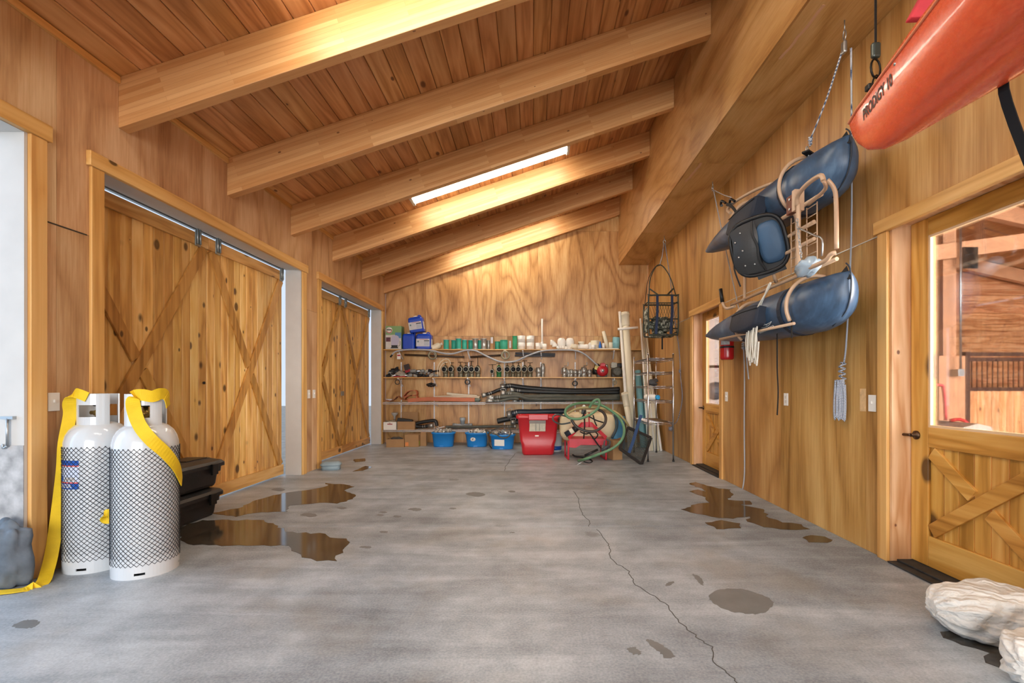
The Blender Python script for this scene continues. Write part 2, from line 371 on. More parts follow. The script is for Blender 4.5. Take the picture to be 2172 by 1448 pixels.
# ceiling: tongue-and-groove boards above sloping glulam beams
ce = struct('ceiling')
sl = math.atan(1/3); NP = 30; dx = (XS-XL)/NP; pw = dx/math.cos(sl)
def plank_mesh():
    c = .006; t = .02; y0, y1 = YF, YB
    prof = [(0.0015, c), (c, 0), (pw-c, 0), (pw-.0015, c), (pw-.0015, t), (.0015, t)]
    mb = MB(); n = len(prof)
    mb.add([(x, y, z) for y in (y0, y1) for x, z in prof], [tuple(range(n)), tuple(range(2*n-1, n-1, -1))]+[(i, (i+1) % n, n+(i+1) % n, n+i) for i in range(n)])
    return mb.mesh('ceiling_plank')
pm = plank_mesh(); pm.materials.append(CEIL)
for i in range(NP):
    o = bpy.data.objects.new('ceiling_plank', pm); COL.objects.link(o); o.parent = ce
    x = XL+i*dx; o.location = (x, 0, zceil(x)); o.rotation_euler = (0, -sl, 0)
mb = MB().prism([(XL-.3, zceil(XL-.3)+.03), (XR+.2, zceil(XR+.2)+.03), (XR+.2, zceil(XR+.2)+.15), (XL-.3, zceil(XL-.3)+.15)], YB-YF+.3, Matrix.Translation((0, YB+.15, 0)) @ M_XZ)
mb.build('roof_deck', mat('roof_deck', '#4a3420', .9), ce)
for k in range(-5, 6):
    y = 3.40+1.21*k
    if k == 5: y = YB-.12
    if y < YF: continue
    MB().prism([(XL, zbeam(XL)), (XS, zbeam(XS)), (XS, zceil(XS)-.0005), (XL, zceil(XL)-.0005)], .088, Matrix.Translation((0, y+.088, 0)) @ M_XZ).build('glulam_beam', GLU, ce, bevel=.004)
for k in range(-1, 5):   # strip between beams where the ceiling meets the left wall
    MB().box(XL+.0005, XL+.022, 3.492+1.21*k, min(4.605+1.21*k, YB-.135), zceil(XL)-.05, zceil(XL)-.002).build('wall_strip', TRIM_Y, ce)
# soffit box along the right wall
so = struct('trim_1')
ys = [YF, .45, 2.8, 5.2, 7.55, YB]
for i in range(5):
    a, b = ys[i]+.001, ys[i+1]-.001
    MB().box(XS, XS+.018, a, b, ZS, 4.98).build('soffit_face_panel', PLY_S, so)
    MB().box(XS+.019, XR+.10, a, b, ZS+.0005, ZS+.012).build('soffit_bottom_panel', PLY_S, so)
MB().box(XR+.02, XR+.12, YF, YB, ZS+.013, 5.05).build('soffit_light_block', mat('stud_wall', '#5b3d22', .9), so)  # unseen backing added to stop barn light leaking over the wall
PUT = mat('putty', '#d9a983', .8)
for p, q, wd in (((1655, 125), (1748, 10), .022), ((1455, 385), (1488, 345), .028)):
    def onsof(px, py):
        Y = (ZS-EYE)*1000/(818-py); return V(((px-1130)/1000*Y, Y, ZS-.0008))
    A, B = onsof(*p), onsof(*q); mb = MB(); n = 9
    mb.strip([A.lerp(B, i/n)+V((R.uniform(-.006, .006), 0, 0)) for i in range(n+1)], (1, 0, 0), wd, .001); mb.build('putty_smear', PUT, so)
# casings
def casing(name, X, sgn, y0, y1, ztop, cw, right=True, left=True):
    t = struct(name); th = .022*sgn; a, b = min(X, X+th), max(X, X+th); hw = cw
    if left: MB().box(a, b, y0-cw, y0, 0, ztop).build('casing_leg', TRIM_V, t, bevel=.003)
    if right: MB().box(a, b, y1, y1+cw, 0, ztop).build('casing_leg', TRIM_V, t, bevel=.003)
    th2 = .034*sgn; a, b = min(X, X+th2), max(X, X+th2)
    MB().box(a, b, y0-(cw+.022 if left else 0), y1+(cw+.022 if right else 0), ztop, ztop+.10 if sgn > 0 else ztop+.085).build('casing_header', TRIM_Y, t, bevel=.004)
    return t
casing('trim_2', XL, 1, -.1, 2.79, 2.645, .095)
casing('trim_3', XL, 1, 3.27, 6.10, 2.63, .095)
casing('trim_4', XL, 1, 6.63, 9.32, 2.63, .095)
casing('trim_5', XR, -1, 2.10, 3.09, 2.165, .085)
casing('trim_6', XR, -1, 5.87, 6.86, 2.165, .085)
# white jambs and heads of the garage openings
def jamb(name, y0, y1, z):
    t = struct(name); x0, x1 = XL-.2, XL-.001
    MB().box(x0, x1, y1-.018, y1-.0005, 0, z).build('jamb', WHITE, t); MB().box(x0, x1, y0+.0005, y0+.018, 0, z).build('jamb', WHITE, t)
    MB().box(x0, x1, y0+.018, y1-.018, z-.018, z).build('head_jamb', WHITE, t); return t
j1 = jamb('trim_7', -.1, 2.79, 2.66); jamb('trim_8', 3.27, 6.10, 2.66); jamb('trim_9', 6.63, 9.32, 2.66)
MB().box(XL-.199, XL-.0012, 2.768, 2.7715, .18, .80).build('scuffed_patch', mat('scuffed', '#a9a9aa', .6, var=.35, vscale=14), j1)
lt = thing('slide_bolt', 'small galvanised slide bolt on the white door jamb at far left', 'bolt', (XL-.08, 2.765, .80), world=True)
MB().tube([(XL-.08, 2.755, .80), (XL-.08, 2.755, .96)], .007, 8).build('rod', STEEL, lt)
MB().box(XL-.12, XL-.045, 2.75, 2.7725, .955, .972).build('top_bracket', STEEL, lt)
MB().tube(cr([(XL-.08, 2.755, .80), (XL-.105, 2.755, .785), (XL-.105, 2.755, .81)], 4), .006, 6).build('hook', STEEL, lt)
# sliding garage door leaves
HANG = mat('zinc_hanger', '#9ea6a6', .4, .8)
def leaf(name, y0, y1, n, hang):
    d = struct(name, (XL-.215, y0, 0)); xf = 0.0; W = y1-y0; zt = 2.612; zb = .02
    pwid = W/n
    pm = MB(); prof = [(-.05, .001), (-.05, pwid-.001), (-.028, pwid-.001), (-.022, pwid-.007), (-.022, .007), (-.028, .001)]
    pm.add([(a_, b_, z) for z in (zb, zt) for a_, b_ in prof], [tuple(range(5, -1, -1)), tuple(range(6, 12))]+[(i, (i+1) % 6, 6+(i+1) % 6, 6+i) for i in range(6)]); me = pm.mesh('plank'); me.materials.append(PINE_V)
    for i in range(n):
        o = bpy.data.objects.new('plank', me); COL.objects.link(o); o.parent = d; o.location = (R.uniform(-.0015, .0015), i*pwid, 0)
    MB().box(-.021, .002, 0, W, zt-.115, zt).build('top_rail', PINE_Y, d, bevel=.003)
    MB().box(-.021, .002, 0, W, zb, zb+.125).build('bottom_rail', PINE_Y, d, bevel=.003)
    a, b = zb+.127, zt-.117; mg = .05
    for k, (p, q) in enumerate((((mg, a), (W-mg, b)), ((mg, b), (W-mg, a)))):
        x = -.010 if k == 0 else -.013
        L = V((x, p[0], p[1])); H = V((x, q[0], q[1])); dv = (H-L).normalized()
        segs = [(L, H)] if k == 0 else [(L, (L+H)/2-dv*.058), ((L+H)/2+dv*.058, H)]
        for s0, s1 in segs:
            MB().bar(s0, s1, .10, .02, up=(1, 0, 0)).build('brace', BRACE, d, bevel=.003)
    for hy in hang:
        g = MB().box(.003, .012, hy-.035, hy+.035, zt-.13, zt+.02); h = g.build('hanger', HANG, d, bevel=.002)
        mb = MB().tube([(.02, hy-.018, zt-.11), (.02, hy-.018, zt+.03)], .010, 8).tube([(.02, hy+.018, zt-.11), (.02, hy+.018, zt+.03)], .010, 8); mb.build('hanger_rod', HANG, h)
    return d
leaf('door_1', 3.05, 4.66, 15, [4.52-3.05-.02]); d2 = leaf('door_2', 4.668, 6.062, 13, [.12, 1.33])
leaf('door_3', 6.45, 7.92, 13, [1.36]); d4 = leaf('door_4', 7.928, 9.285, 12, [.12, 1.26])
MB().box(.003, .012, -.06, .05, .985, 1.06).build('latch_plate', HANG, d4)
MB().lathe([(.013, 0), (.013, .012), (.006, .013)], 12, Matrix.Translation((-.02, -.05, 1.18)) @ Matrix.Rotation(PI/2, 4, 'Y')).build('lock_cylinder', DARKM, d2)
for nm, y0, y1 in (('trim_10', 3.0, 6.11), ('trim_11', 6.4, 9.4)):   # overhead track outside the opening
    t = struct(nm); MB().box(XL-.30, XL-.27, y0, y1, 2.66, 2.72).build('door_track', STEEL, t)
# ------------------------------------------------------------------ hinged doors with glass on the right wall
def glass_mat():
    t = NT('window_glass', .02); out = t.t.nodes['Material Output']
    tr = t.n('BsdfTransparent'); tr.inputs[0].default_value = (.96, .97, .97, 1); gl = t.n('BsdfGlossy'); gl.inputs['Roughness'].default_value = .02
    lw = t.n('Fresnel'); lw.inputs[0].default_value = 1.45; mx = t.n('MixShader'); t.l(t.math('MULTIPLY', lw.outputs[0], .9), mx.inputs[0]); t.l(tr.outputs[0], mx.inputs[1]); t.l(gl.outputs[0], mx.inputs[2]); t.l(mx.outputs[0], out.inputs[0]); return t.m
GLASS = glass_mat(); BRONZE = mat('bronze', '#5a4636', .35, .9)
THR = mat('threshold_black', '#2c2a28', .7, var=.5, vscale=18)
def half_door(name, y0, y1):
    d = struct(name, (XR+.12, y0, 0)); W = y1-y0; st = .135; t0, t1 = 0, .044; zt = 2.195; zb = .028
    MB().box(t0, t1, .003, st, zb, zt).build('stile', DOOR_V, d, bevel=.004); MB().box(t0, t1, W-st, W-.003, zb, zt).build('stile', DOOR_V, d, bevel=.004)
    MB().box(t0, t1, st, W-st, 2.085, zt).build('top_rail', DOOR_Y, d, bevel=.004); MB().box(t0, t1, st, W-st, .769, .893).build('lock_rail', DOOR_Y, d, bevel=.004)
    MB().box(t0, t1, st, W-st, zb, .217).build('bottom_rail', DOOR_Y, d, bevel=.004)
    n = 7; pw_ = (W-2*st)/n
    for i in range(n): MB().box(.016, .032, st+i*pw_+.0015, st+(i+1)*pw_-.0015, .217, .769).build('plank', DOOR_V, d, bevel=.003)
    a, b, c, e = st+.02, W-st-.02, .25, .736
    L, H = V((.010, a, e)), V((.010, b, c)); MB().bar(L, H, .082, .018, up=(1, 0, 0)).build('brace', DOOR_Y, d, bevel=.003)
    L, H = V((.010, a, c)), V((.010, b, e)); dv = (H-L).normalized(); M_ = (L+H)/2
    for p, q in ((L, M_-dv*.062), (M_+dv*.062, H)): MB().bar(p, q, .082, .018, up=(1, 0, 0)).build('brace', DOOR_Y, d, bevel=.003)
    MB().box(.020, .026, st, W-st, .893, 2.085).build('glass_pane', GLASS, d)
    bd = MB(); BE = mat('glazing_bead', '#e8c69c', .4)
    for (p, q, r, s) in ((st, st+.014, .893, 2.085), (W-st-.014, W-st, .893, 2.085), (st+.014, W-st-.014, .893, .907), (st+.014, W-st-.014, 2.071, 2.085)): bd.box(.004, .019, p, q, r, s)
    bd.build('glazing_bead', BE, d)
    h = MB().lathe([(.028, 0), (.028, .008), (.012, .012), (.011, .04)], 16, Matrix.Translation((-.0005, W-.05, .835)) @ Matrix.Rotation(-PI/2, 4, 'Y')).tube(cr([(-.038, W-.05, .835), (-.045, W-.03, .835), (-.045, W+.04, .832)], 4), .009, 8)
    h.build('handle', BRONZE, d)
    for z in (.3, 1.2, 2.0): MB().tube([(.0, .002, z-.05), (.0, .002, z+.05)], .008, 8).build('hinge', BRONZE, d)
    return d
half_door('door_5', 2.12, 3.07); half_door('door_6', 5.89, 6.84)
JP = pine('jamb_pine', (1, 1, .08), '#c08a58', '#dbb084', '#ecc9a2', kscale=3.6, ksize=.14, amt=.03, kstr=(1, 1, .7), knot='#5a2418')
for nm, y0, y1 in (('trim_12', 2.10, 3.09), ('trim_13', 5.87, 6.86)):
    t = struct(nm)
    for a, b in ((y0+.0005, y0+.018), (y1-.018, y1-.0005)): MB().box(XR+.0005, XR+.20, a, b, 0, 2.21).build('jamb', JP, t)
    MB().box(XR+.0005, XR+.20, y0+.018, y1-.018, 2.196, 2.209).build('head_jamb', JP, t)
    MB().box(XR-.03, XR+.17, y0+.019, y1-.019, 0.0005, .012).box(XR+.03, XR+.16, y0+.02, y1-.02, .012, .024).build('threshold', THR, t, bevel=.003)
# ------------------------------------------------------------------ fluorescent fixtures between beams
TUBE = mat('fluorescent_diffuser', (1, .94, .78, 1), .4, emit=22.0)
def fixture(Y, x0, label):
    x1 = x0+2.2; L = (x1-x0)/math.cos(sl); t = thing('fluorescent_light', label, 'ceiling light', (x0, Y, zceil(x0)-.002), group='fluorescent lights on the ceiling', rot=(0, -sl, 0))
    MB().box(0, L, -.11, .11, -.035, 0).build('housing', WHITEP, t, bevel=.004)
    for a, b in ((-.012, .03), (L-.03, L+.012)): MB().box(a, b, -.12, .12, -.085, -.0005).build('end_cap', mat('fixture_end', '#c9ccca', .3), t, bevel=.006)
    MB().loft([[V((x, .115*math.cos(PI*k/10), -.03-.06*math.sin(PI*k/10))) for k in range(11)] for x in (.031, L-.031)]).build('diffuser', TUBE, t)
fixture(6.62, -1.72, 'long lit white fluorescent fixture between the third and fourth ceiling beams')
fixture(9.02, -1.72, 'lit fluorescent fixture mostly hidden behind the second to last ceiling beam')
fixture(2.98, -1.72, 'lit fluorescent fixture just out of view above the nearest ceiling beam')
fixture(.55, -1.72, 'added fluorescent fill fixture overhead behind the viewpoint')  # unseen fixture added to raise the ambient light
fixture(-1.87, -1.72, 'added fluorescent fill fixture near the open end behind the viewpoint')  # another unseen fixture, also added for ambient light
# ------------------------------------------------------------------ the barn seen through the door glass
bf = MB().box(XR+.205, 16, -2, 14.2, -.1, -.002).build('barn_floor', mat('barn_concrete', '#b9a79c', .7, var=.15)); bf['kind'] = 'structure'
BW = struct('wall_barn_far'); MB().box(XR+.135, 16, 12.04, 12.12, 0, 6).build('wall_backing', mat('stud_wall', '#5b3d22', .9), BW)
bm = MB().box(0, 13.4, 12.018, 12.038, .003, .147); me = bm.mesh('board'); me.materials.append(BARN)
for i in range(36):
    o = bpy.data.objects.new('board', me); COL.objects.link(o); o.parent = BW; o.location = (XR+.14, R.uniform(-.002, .002), i*.15)
# barn roof, rafters and posts
br = MB().prism([(XR+.2, 6.2), (16, 3.2), (16, 3.3), (XR+.2, 6.3)], 16, Matrix.Translation((0, 14.1, 0)) @ M_XZ).build('barn_roof', CEIL); br['kind'] = 'structure'
def rz(x): return 6.19-(x-XR-.2)*3/(16-XR-.2)
BG = mat('barn_timber', '#cf9a74', .5, var=.12)
k = 0
for y in (7.0, 9.2, 11.7):
    o = MB().prism([(XR+.25, rz(XR+.25)-.32), (15.8, rz(15.8)-.32), (15.8, rz(15.8)-.01), (XR+.25, rz(XR+.25)-.01)], .14, Matrix.Translation((0, y+.14, 0)) @ M_XZ).build('barn_rafter', BG)
    tag(o, ['nearest', 'middle', 'farthest'][k]+' sloping barn rafter seen through the glass of the near door', 'rafter', 'barn rafters'); k += 1
tag(MB().box(7.85, 8.10, 9.02, 9.16, 0, 4.6).build('barn_post', BG, bevel=.005), 'square timber post with conduit inside the barn beyond the glass', 'post')
tag(MB().box(7.72, 8.22, 8.96, 9.0, 0, 1.72).build('post_cladding', BG, bevel=.005), 'short pale boards cladding the foot of the barn post', 'board')
tag(MB().tube([(7.98, 8.8, 1.45), (7.98, 8.8, 4.7)], .02, 8).box(7.92, 8.04, 8.78, 8.955, 1.33, 1.46).build('conduit', STEEL), 'grey electrical conduit with box running up the barn post', 'conduit')
tag(MB().bar((XR+.3, 8.9, 3.0), (14, 8.9, 4.5), .1, .28).build('barn_header_beam', BG), 'long pale timber beam crossing the barn above the post', 'beam')
tag(MB().box(8.06, 8.34, 8.83, 8.85, 3.35, 3.75).build('steel_bracket', DARKM), 'black bolted steel bracket where barn beam meets post', 'bracket')
SB = mat('stall_brown', '#4d342c', .45, .3)
st = thing('stall_front', 'brown barred horse stall front with pine boards beyond the glass', 'stall', (8.3, 9.0, 0), world=True)
for z in (1.05, 1.62, 1.72): MB().box(8.3, 10.6, 9.0, 9.05, z, z+.07).build('rail', SB, st)
for i in range(22): MB().tube([(8.4+i*.1, 9.025, 1.12), (8.4+i*.1, 9.025, 1.62)], .012, 6).build('bar', SB, st)
MB().box(8.25, 8.34, 8.99, 9.06, 0, 1.80).build('frame_post', SB, st)
for i in range(16): MB().box(8.345+i*.14, 8.48+i*.14, 9.0, 9.04, 0, 1.049).build('board', pine('stall_pine', (1, 1, .1), '#c0804e', '#dca672', '#eac094') if 'stall_pine' not in MATS else MATS['stall_pine'], st)
tag(MB().tube([(XR+.3, 11.0, 1.6), (8.0, 11.0, 1.6)], .03, 8).tube([(5, 11.0, 0), (5, 11.0, 1.6)], .03, 8).tube([(7.5, 11.0, 0), (7.5, 11.0, 1.6)], .03, 8).build('rail_pipe', DARKM), 'dark horizontal rail across the barn left of the post', 'rail')
ct = thing('hand_cart', 'grey cart with red tubular handle standing beyond the near glass door', 'cart', (4.15, 4.75, 0), world=True)
MB().tube(cr([(3.7, 4.8, .85), (3.7, 4.8, 1.1), (3.74, 4.8, 1.16), (4.12, 4.8, 1.16), (4.18, 4.8, 1.1), (4.2, 4.8, .8)], 4), .014, 8).build('handle', mat('red_tube', '#d23a3c', .35), ct)
MB().tube(cr([(4.2, 4.75, .8), (4.3, 4.7, .8), (4.42, 4.6, .6)], 4), .016, 8).build('lower_handle', MATS['red_tube'], ct)
MB().prism([(3.95, .45), (4.45, .45), (4.38, .76), (4.25, .79), (4.05, .74)], .45, Matrix.Translation((0, 4.95, 0)) @ M_XZ).build('body', mat('cart_grey', '#b3a79c', .6), ct, bevel=.01)
for x in (4.0, 4.4): MB().lathe([(.02, -.03), (.22, -.03), (.22, .03), (.02, .03)], 20, Matrix.Translation((x, 4.45, .22)) @ Matrix.Rotation(PI/2, 4, 'X')).build('wheel', BLACKP, ct)
fn = thing('wall_fan', 'round dark fan on a pale box seen through the far door glass', 'fan', (4.35, 11.2, 0), world=True)
MB().box(4.1, 4.6, 11.25, 11.6, 0, 1.35).build('cabinet', mat('fan_box', '#d4c6c0', .6), fn, bevel=.01)
MB().lathe([(.02, 0), (.19, 0), (.21, .03), (.21, .06), (.02, .06)], 24, Matrix.Translation((4.34, 11.24, 1.03)) @ Matrix.Rotation(PI/2, 4, 'X')).build('grille', mat('fan_grey', '#5c5a62', .5), fn)
pg = MB().box(2.6, 4.2, 11.3, 11.33, 0, 3.0)
# white lap siding wall close beyond the far door
LS = struct('wall_barn_siding'); sid = mat('pale_siding', '#e9dcd6', .6); me = MB().add([(XR+.6, 11.9, 0), (6.4, 11.9, 0), (6.4, 11.875, .0), (XR+.6, 11.875, .0), (XR+.6, 11.9, .13), (6.4, 11.9, .13), (6.4, 11.893, .13), (XR+.6, 11.893, .13)],
    [(0, 1, 2, 3), (4, 7, 6, 5), (3, 2, 6, 7), (0, 4, 5, 1), (0, 3, 7, 4), (1, 5, 6, 2)]).mesh('siding_board'); me.materials.append(sid)
for i in range(24):
    o = bpy.data.objects.new('siding_board', me); COL.objects.link(o); o.parent = LS; o.location = (0, 0, i*.131)
# ------------------------------------------------------------------ wet patches on the floor
WET = NT('wet_concrete', .10); _v = WET.coords((1, 1, 1)); _n = WET.noise(_v, 5, 4, .6)
WET.l(WET.ramp(_n, (.3, '#2f2b26'), (.7, '#4c473f')), WET.b.inputs['Base Color'])
def puddle(label, pts, jit=.02):
    P = [onfloor(*p) for p in pts]; out = []
    for i, p in enumerate(P):
        q = P[(i+1) % len(P)]; n = max(2, int((q-p).length/.05)); d = q-p; nn = V((-d.y, d.x, 0)).normalized()
        for k in range(n): out.append(p+d*(k/n)+(nn*R.uniform(-jit, jit) if k else V()))
    single(MB().prism([(p.x, p.y) for p in out], .0016, Matrix.Translation((0, 0, .0002))), 'puddle', label, 'puddle', WET.m, 'puddles on the concrete')
puddle('large puddle on the concrete beside the tanks reflecting the doors', [(383, 1146), (372, 1120), (430, 1103), (560, 1103), (590, 1115), (605, 1128), (690, 1132), (700, 1140), (735, 1142), (738, 1155), (728, 1172), (712, 1178), (715, 1190), (672, 1190), (640, 1182), (618, 1168), (612, 1157), (540, 1157), (470, 1158), (410, 1156)])
puddle('long brown puddle on the concrete in front of the first sliding doors', [(448, 1088), (505, 1078), (545, 1060), (600, 1046), (660, 1038), (695, 1030), (690, 1024), (735, 1028), (752, 1032), (730, 1040), (752, 1048), (748, 1058), (715, 1068), (690, 1066), (640, 1070), (615, 1072), (610, 1085), (540, 1088), (500, 1096)])
puddle('small brown puddle near the grey bait box', [(750, 974), (775, 972), (775, 978), (752, 980)], .01)
puddle('thin wet streak on the floor right of the bait box', [(748, 1000), (775, 988), (790, 990), (770, 998)], .01)
puddle('branching brown puddle on the concrete near the right wall', [(1444, 1080), (1480, 1068), (1505, 1066), (1490, 1052), (1462, 1042), (1480, 1038), (1500, 1042), (1462, 1026), (1475, 1022), (1500, 1030), (1525, 1036), (1550, 1038), (1555, 1050), (1545, 1060), (1590, 1062), (1595, 1070), (1570, 1070), (1620, 1080), (1630, 1098), (1660, 1108), (1700, 1112), (1718, 1122), (1690, 1124), (1620, 1118), (1585, 1106), (1590, 1095), (1555, 1100), (1510, 1096), (1480, 1090)])
puddle('oval puddle near the right wall beyond the near door', [(1702, 1140), (1720, 1135), (1750, 1138), (1766, 1145), (1755, 1151), (1715, 1150)], .01)
puddle('shallow puddle touching the joint line near the right wall', [(1495, 1108), (1530, 1103), (1570, 1110), (1572, 1120), (1520, 1122)], .015)
puddle('wet spot on the concrete left of the white sacks', [(1976, 1300), (2000, 1298), (2030, 1310), (2025, 1322), (1990, 1312)], .01)
puddle('dark wet patch around the foot of the white sacks', [(1994, 1340), (2020, 1335), (2080, 1360), (2200, 1365), (2220, 1420), (2150, 1430), (2090, 1405), (2100, 1385), (2040, 1368), (2000, 1352)], .015)
DRY = mat('damp_stain', '#747778', .5, var=.12, bump=.1, bscale=60)
def stain(pts):
    P = [onfloor(*p) for p in pts]; P = cr(P, 6, True)
    MB().prism([(p.x+R.uniform(-.006, .006), p.y+R.uniform(-.006, .006)) for p in P], .0008, Matrix.Translation((0, 0, .0002))).build('damp_stain', DRY, fl)
stain([(1505, 1262), (1530, 1250), (1580, 1250), (1630, 1268), (1640, 1280), (1625, 1298), (1590, 1302), (1545, 1295), (1515, 1280)])
stain([(1372, 1358), (1390, 1360), (1420, 1378), (1430, 1392), (1410, 1394), (1395, 1380)])
stain([(1330, 1376), (1345, 1372), (1360, 1384), (1345, 1388)])
stain([(1412, 1238), (1428, 1232), (1424, 1240), (1414, 1243)])
stain([(1470, 1218), (1488, 1226), (1492, 1240), (1484, 1236)])
stain([(28, 1325), (60, 1314), (84, 1318), (70, 1330), (40, 1333)])
for px, py, a in ((655, 1092, 18), (725, 1077, 10), (880, 1080, 14), (812, 1086, 8), (842, 1095, 9), (806, 1092, 8), (813, 1128, 9), (775, 1160, 12), (1008, 1048, 20), (1085, 1042, 8), (960, 1078, 7), (1086, 1129, 5), (590, 1038, 14)):
    stain([(px-a, py), (px-a*.3, py-a*.22), (px+a*.7, py-a*.15), (px+a, py+a*.08), (px+a*.2, py+a*.25)])
# ------------------------------------------------------------------ gas cylinders with netting
ENAM = mat('white_enamel', '#cfd5da', .16, coat=.4); NET = mat('black_net', '#23272f', .6); YEL = mat('yellow_webbing', '#e9c51c', .7, bump=.15, bscale=250, var=.08, vscale=12)
BRASS = mat('brass', '#b09255', .3, .9)
def cylinder(loc, rz, label):
    t = thing('gas_cylinder', label, 'gas cylinder', loc, rz, 'white gas cylinders in black netting'); r = .168
    MB().lathe([(.001, .045), (.13, .045), (.16, .07), (r, .11), (r, .76), (.166, .80), (.157, .84), (.14, .874), (.115, .90), (.085, .916), (.04, .925), (.001, .926)], 48).build('body', ENAM, t)
    # foot ring with slots
    f = MB(); n = 60
    for k in range(n):
        slot = k % 15 in (0, 1, 2)
        a0, a1 = 2*PI*k/n, 2*PI*(k+1)/n
        for z0, z1 in (((0, .022), (.036, .115)) if slot else ((0, .115),)):
            def P(a, rr, z): return (rr*math.cos(a), rr*math.sin(a), z)
            f.add([P(a0, .163, z0), P(a1, .163, z0), P(a1, .170, z0), P(a0, .170, z0), P(a0, .163, z1), P(a1, .163, z1), P(a1, .170, z1), P(a0, .170, z1)],
                  [(0, 3, 2, 1), (4, 5, 6, 7), (0, 1, 5, 4), (3, 7, 6, 2), (0, 4, 7, 3), (1, 2, 6, 5)])
    f.build('foot_ring', ENAM, t)
    # collar with two hand-hole windows
    c = MB(); n = 48; R0, R1 = .098, .104
    for k in range(n):
        a = (k+.5)/n*360
        win = any(abs((a-m+180) % 360-180) < 30 for m in (270, 90)); gap = abs((a-0+180) % 360-180) < 20
        if gap: continue
        a0, a1 = 2*PI*k/n, 2*PI*(k+1)/n
        for z0, z1 in (((.905, .955), (1.03, 1.10)) if win else ((.905, 1.10),)):
            def P(a, rr, z): return (rr*math.cos(a), rr*math.sin(a), z)
            c.add([P(a0, R0, z0), P(a1, R0, z0), P(a1, R1, z0), P(a0, R1, z0), P(a0, R0, z1), P(a1, R0, z1), P(a1, R1, z1), P(a0, R1, z1)],
                  [(0, 3, 2, 1), (4, 5, 6, 7), (0, 1, 5, 4), (3, 7, 6, 2), (0, 4, 7, 3), (1, 2, 6, 5)])
    c.build('collar', ENAM, t)
    v = MB().lathe([(.018, .92), (.018, .96), (.026, .962), (.026, .99), (.014, .995), (.012, 1.02)], 14).tube([(-.045, 0, .978), (.06, 0, .978)], .013, 10).build('valve', BRASS, t)
    MB().lathe([(.024, 1.02), (.03, 1.025), (.03, 1.045), (.02, 1.05)], 14).build('handwheel', BLACKP, v)
    nt = MB(); N = 38; z0, z1 = .075, .775; seg = 30; tw = (z1-z0)/.172
    for s in (1, -1):
        for k in range(N):
            nt.tube([(.1705*math.cos(2*PI*k/N+s*tw*i/seg), .1705*math.sin(2*PI*k/N+s*tw*i/seg), z0+(z1-z0)*i/seg) for i in range(seg+1)], .0016, 3)
    tag(nt.build('netting', NET, t, recalc=False), kind='stuff')
    return t
g1 = cylinder((-2.42, 2.95, 0), .35, 'front white gas cylinder in black netting with yellow strap over its shoulder')
g2 = cylinder((-2.795, 3.035, 0), .1, 'rear white gas cylinder in black netting with blue label beside the wall')
# label on the rear cylinder (curved, lying on the body)
def cyl_pt(a, z, r=.1688): return V((r*math.cos(a), r*math.sin(a), z))
def patch(parent, name, a0, a1, z0, z1, m, r):
    n = 14; mb = MB(); mb.loft([[cyl_pt(a0+(a1-a0)*i/n, z0, r), cyl_pt(a0+(a1-a0)*i/n, z1, r), cyl_pt(a0+(a1-a0)*i/n, z1, r-.0006), cyl_pt(a0+(a1-a0)*i/n, z0, r-.0006)] for i in range(n+1)], sm=False); return mb.build(name, m, parent)
NAVY = mat('label_blue', '#1450a8', .4); LRED = mat('label_red', '#e0533f', .4); LWH = mat('label_pale', '#cfd8ee', .4)
A0, A1 = math.radians(205), math.radians(275)
lab = patch(g2, 'label', A0, A1, .52, .695, LWH, .1689)
for z0, z1, m in ((.665, .695, NAVY), (.658, .665, LRED), (.556, .563, LRED), (.52, .556, NAVY)): patch(lab, 'label_band', A0, A1, z0, z1, m, .1694)
text_mb('CYLINDER', .032, lambda x, y: cyl_pt(math.radians(236)+x/.1697, .538+y, .1698), bold=.0006).build('lettering', WHITEP, lab)
patch(lab, 'label_picture', math.radians(214), math.radians(236), .567, .60, mat('label_picture', '#2f63c0', .4), .1693); patch(lab, 'label_box', math.radians(244), math.radians(268), .57, .592, mat('label_grey', '#b9b6b4', .4), .1693)
# yellow straps
def strap(name_label, pts, wd, w=.055, t=.004, n=6):
    P = cr(pts, n); m = len(pts); W = []
    for i in range(len(P)):
        f = i/n; k = min(int(f), m-2); W.append(V(wd[k]).lerp(V(wd[k+1]), f-k))
    return single(MB().strip(P, W, w, t), 'webbing_strap', name_label, 'strap', YEL, 'yellow webbing straps on the cylinders')
f = V((-2.42, 2.95, 0)); b = V((-2.795, 3.035, 0))
def rot_pt(c, a, r, z): a = math.radians(a); return c+V((r*math.cos(a), r*math.sin(a), z))
def tan_(a): a = math.radians(a); return V((-math.sin(a), math.cos(a), 0))
strap('yellow webbing strap draped from collar down the right side of the front cylinder',
      [rot_pt(f, 25, .112, 1.02), rot_pt(f, 10, .112, 1.09), rot_pt(f, 345, .113, 1.10), rot_pt(f, 325, .113, 1.085), rot_pt(f, 300, .113, 1.095), rot_pt(f, 280, .114, 1.085), rot_pt(f, 281, .122, 1.02), rot_pt(f, 296, .138, .92), rot_pt(f, 316, .175, .83), rot_pt(f, 340, .180, .74), rot_pt(f, 365, .180, .64), rot_pt(f, 392, .180, .53)],
      [(0, 0, 1), (0, 0, 1), (0, 0, 1), (0, 0, 1), (0, 0, 1), (.6, 0, .7), (.77, .6, .2), tan_(296)+V((0, 0, .5)), tan_(316)+V((0, 0, .7)), tan_(340)+V((0, 0, .7)), tan_(365)+V((0, 0, .6)), tan_(392)+V((0, 0, .6))], w=.07)
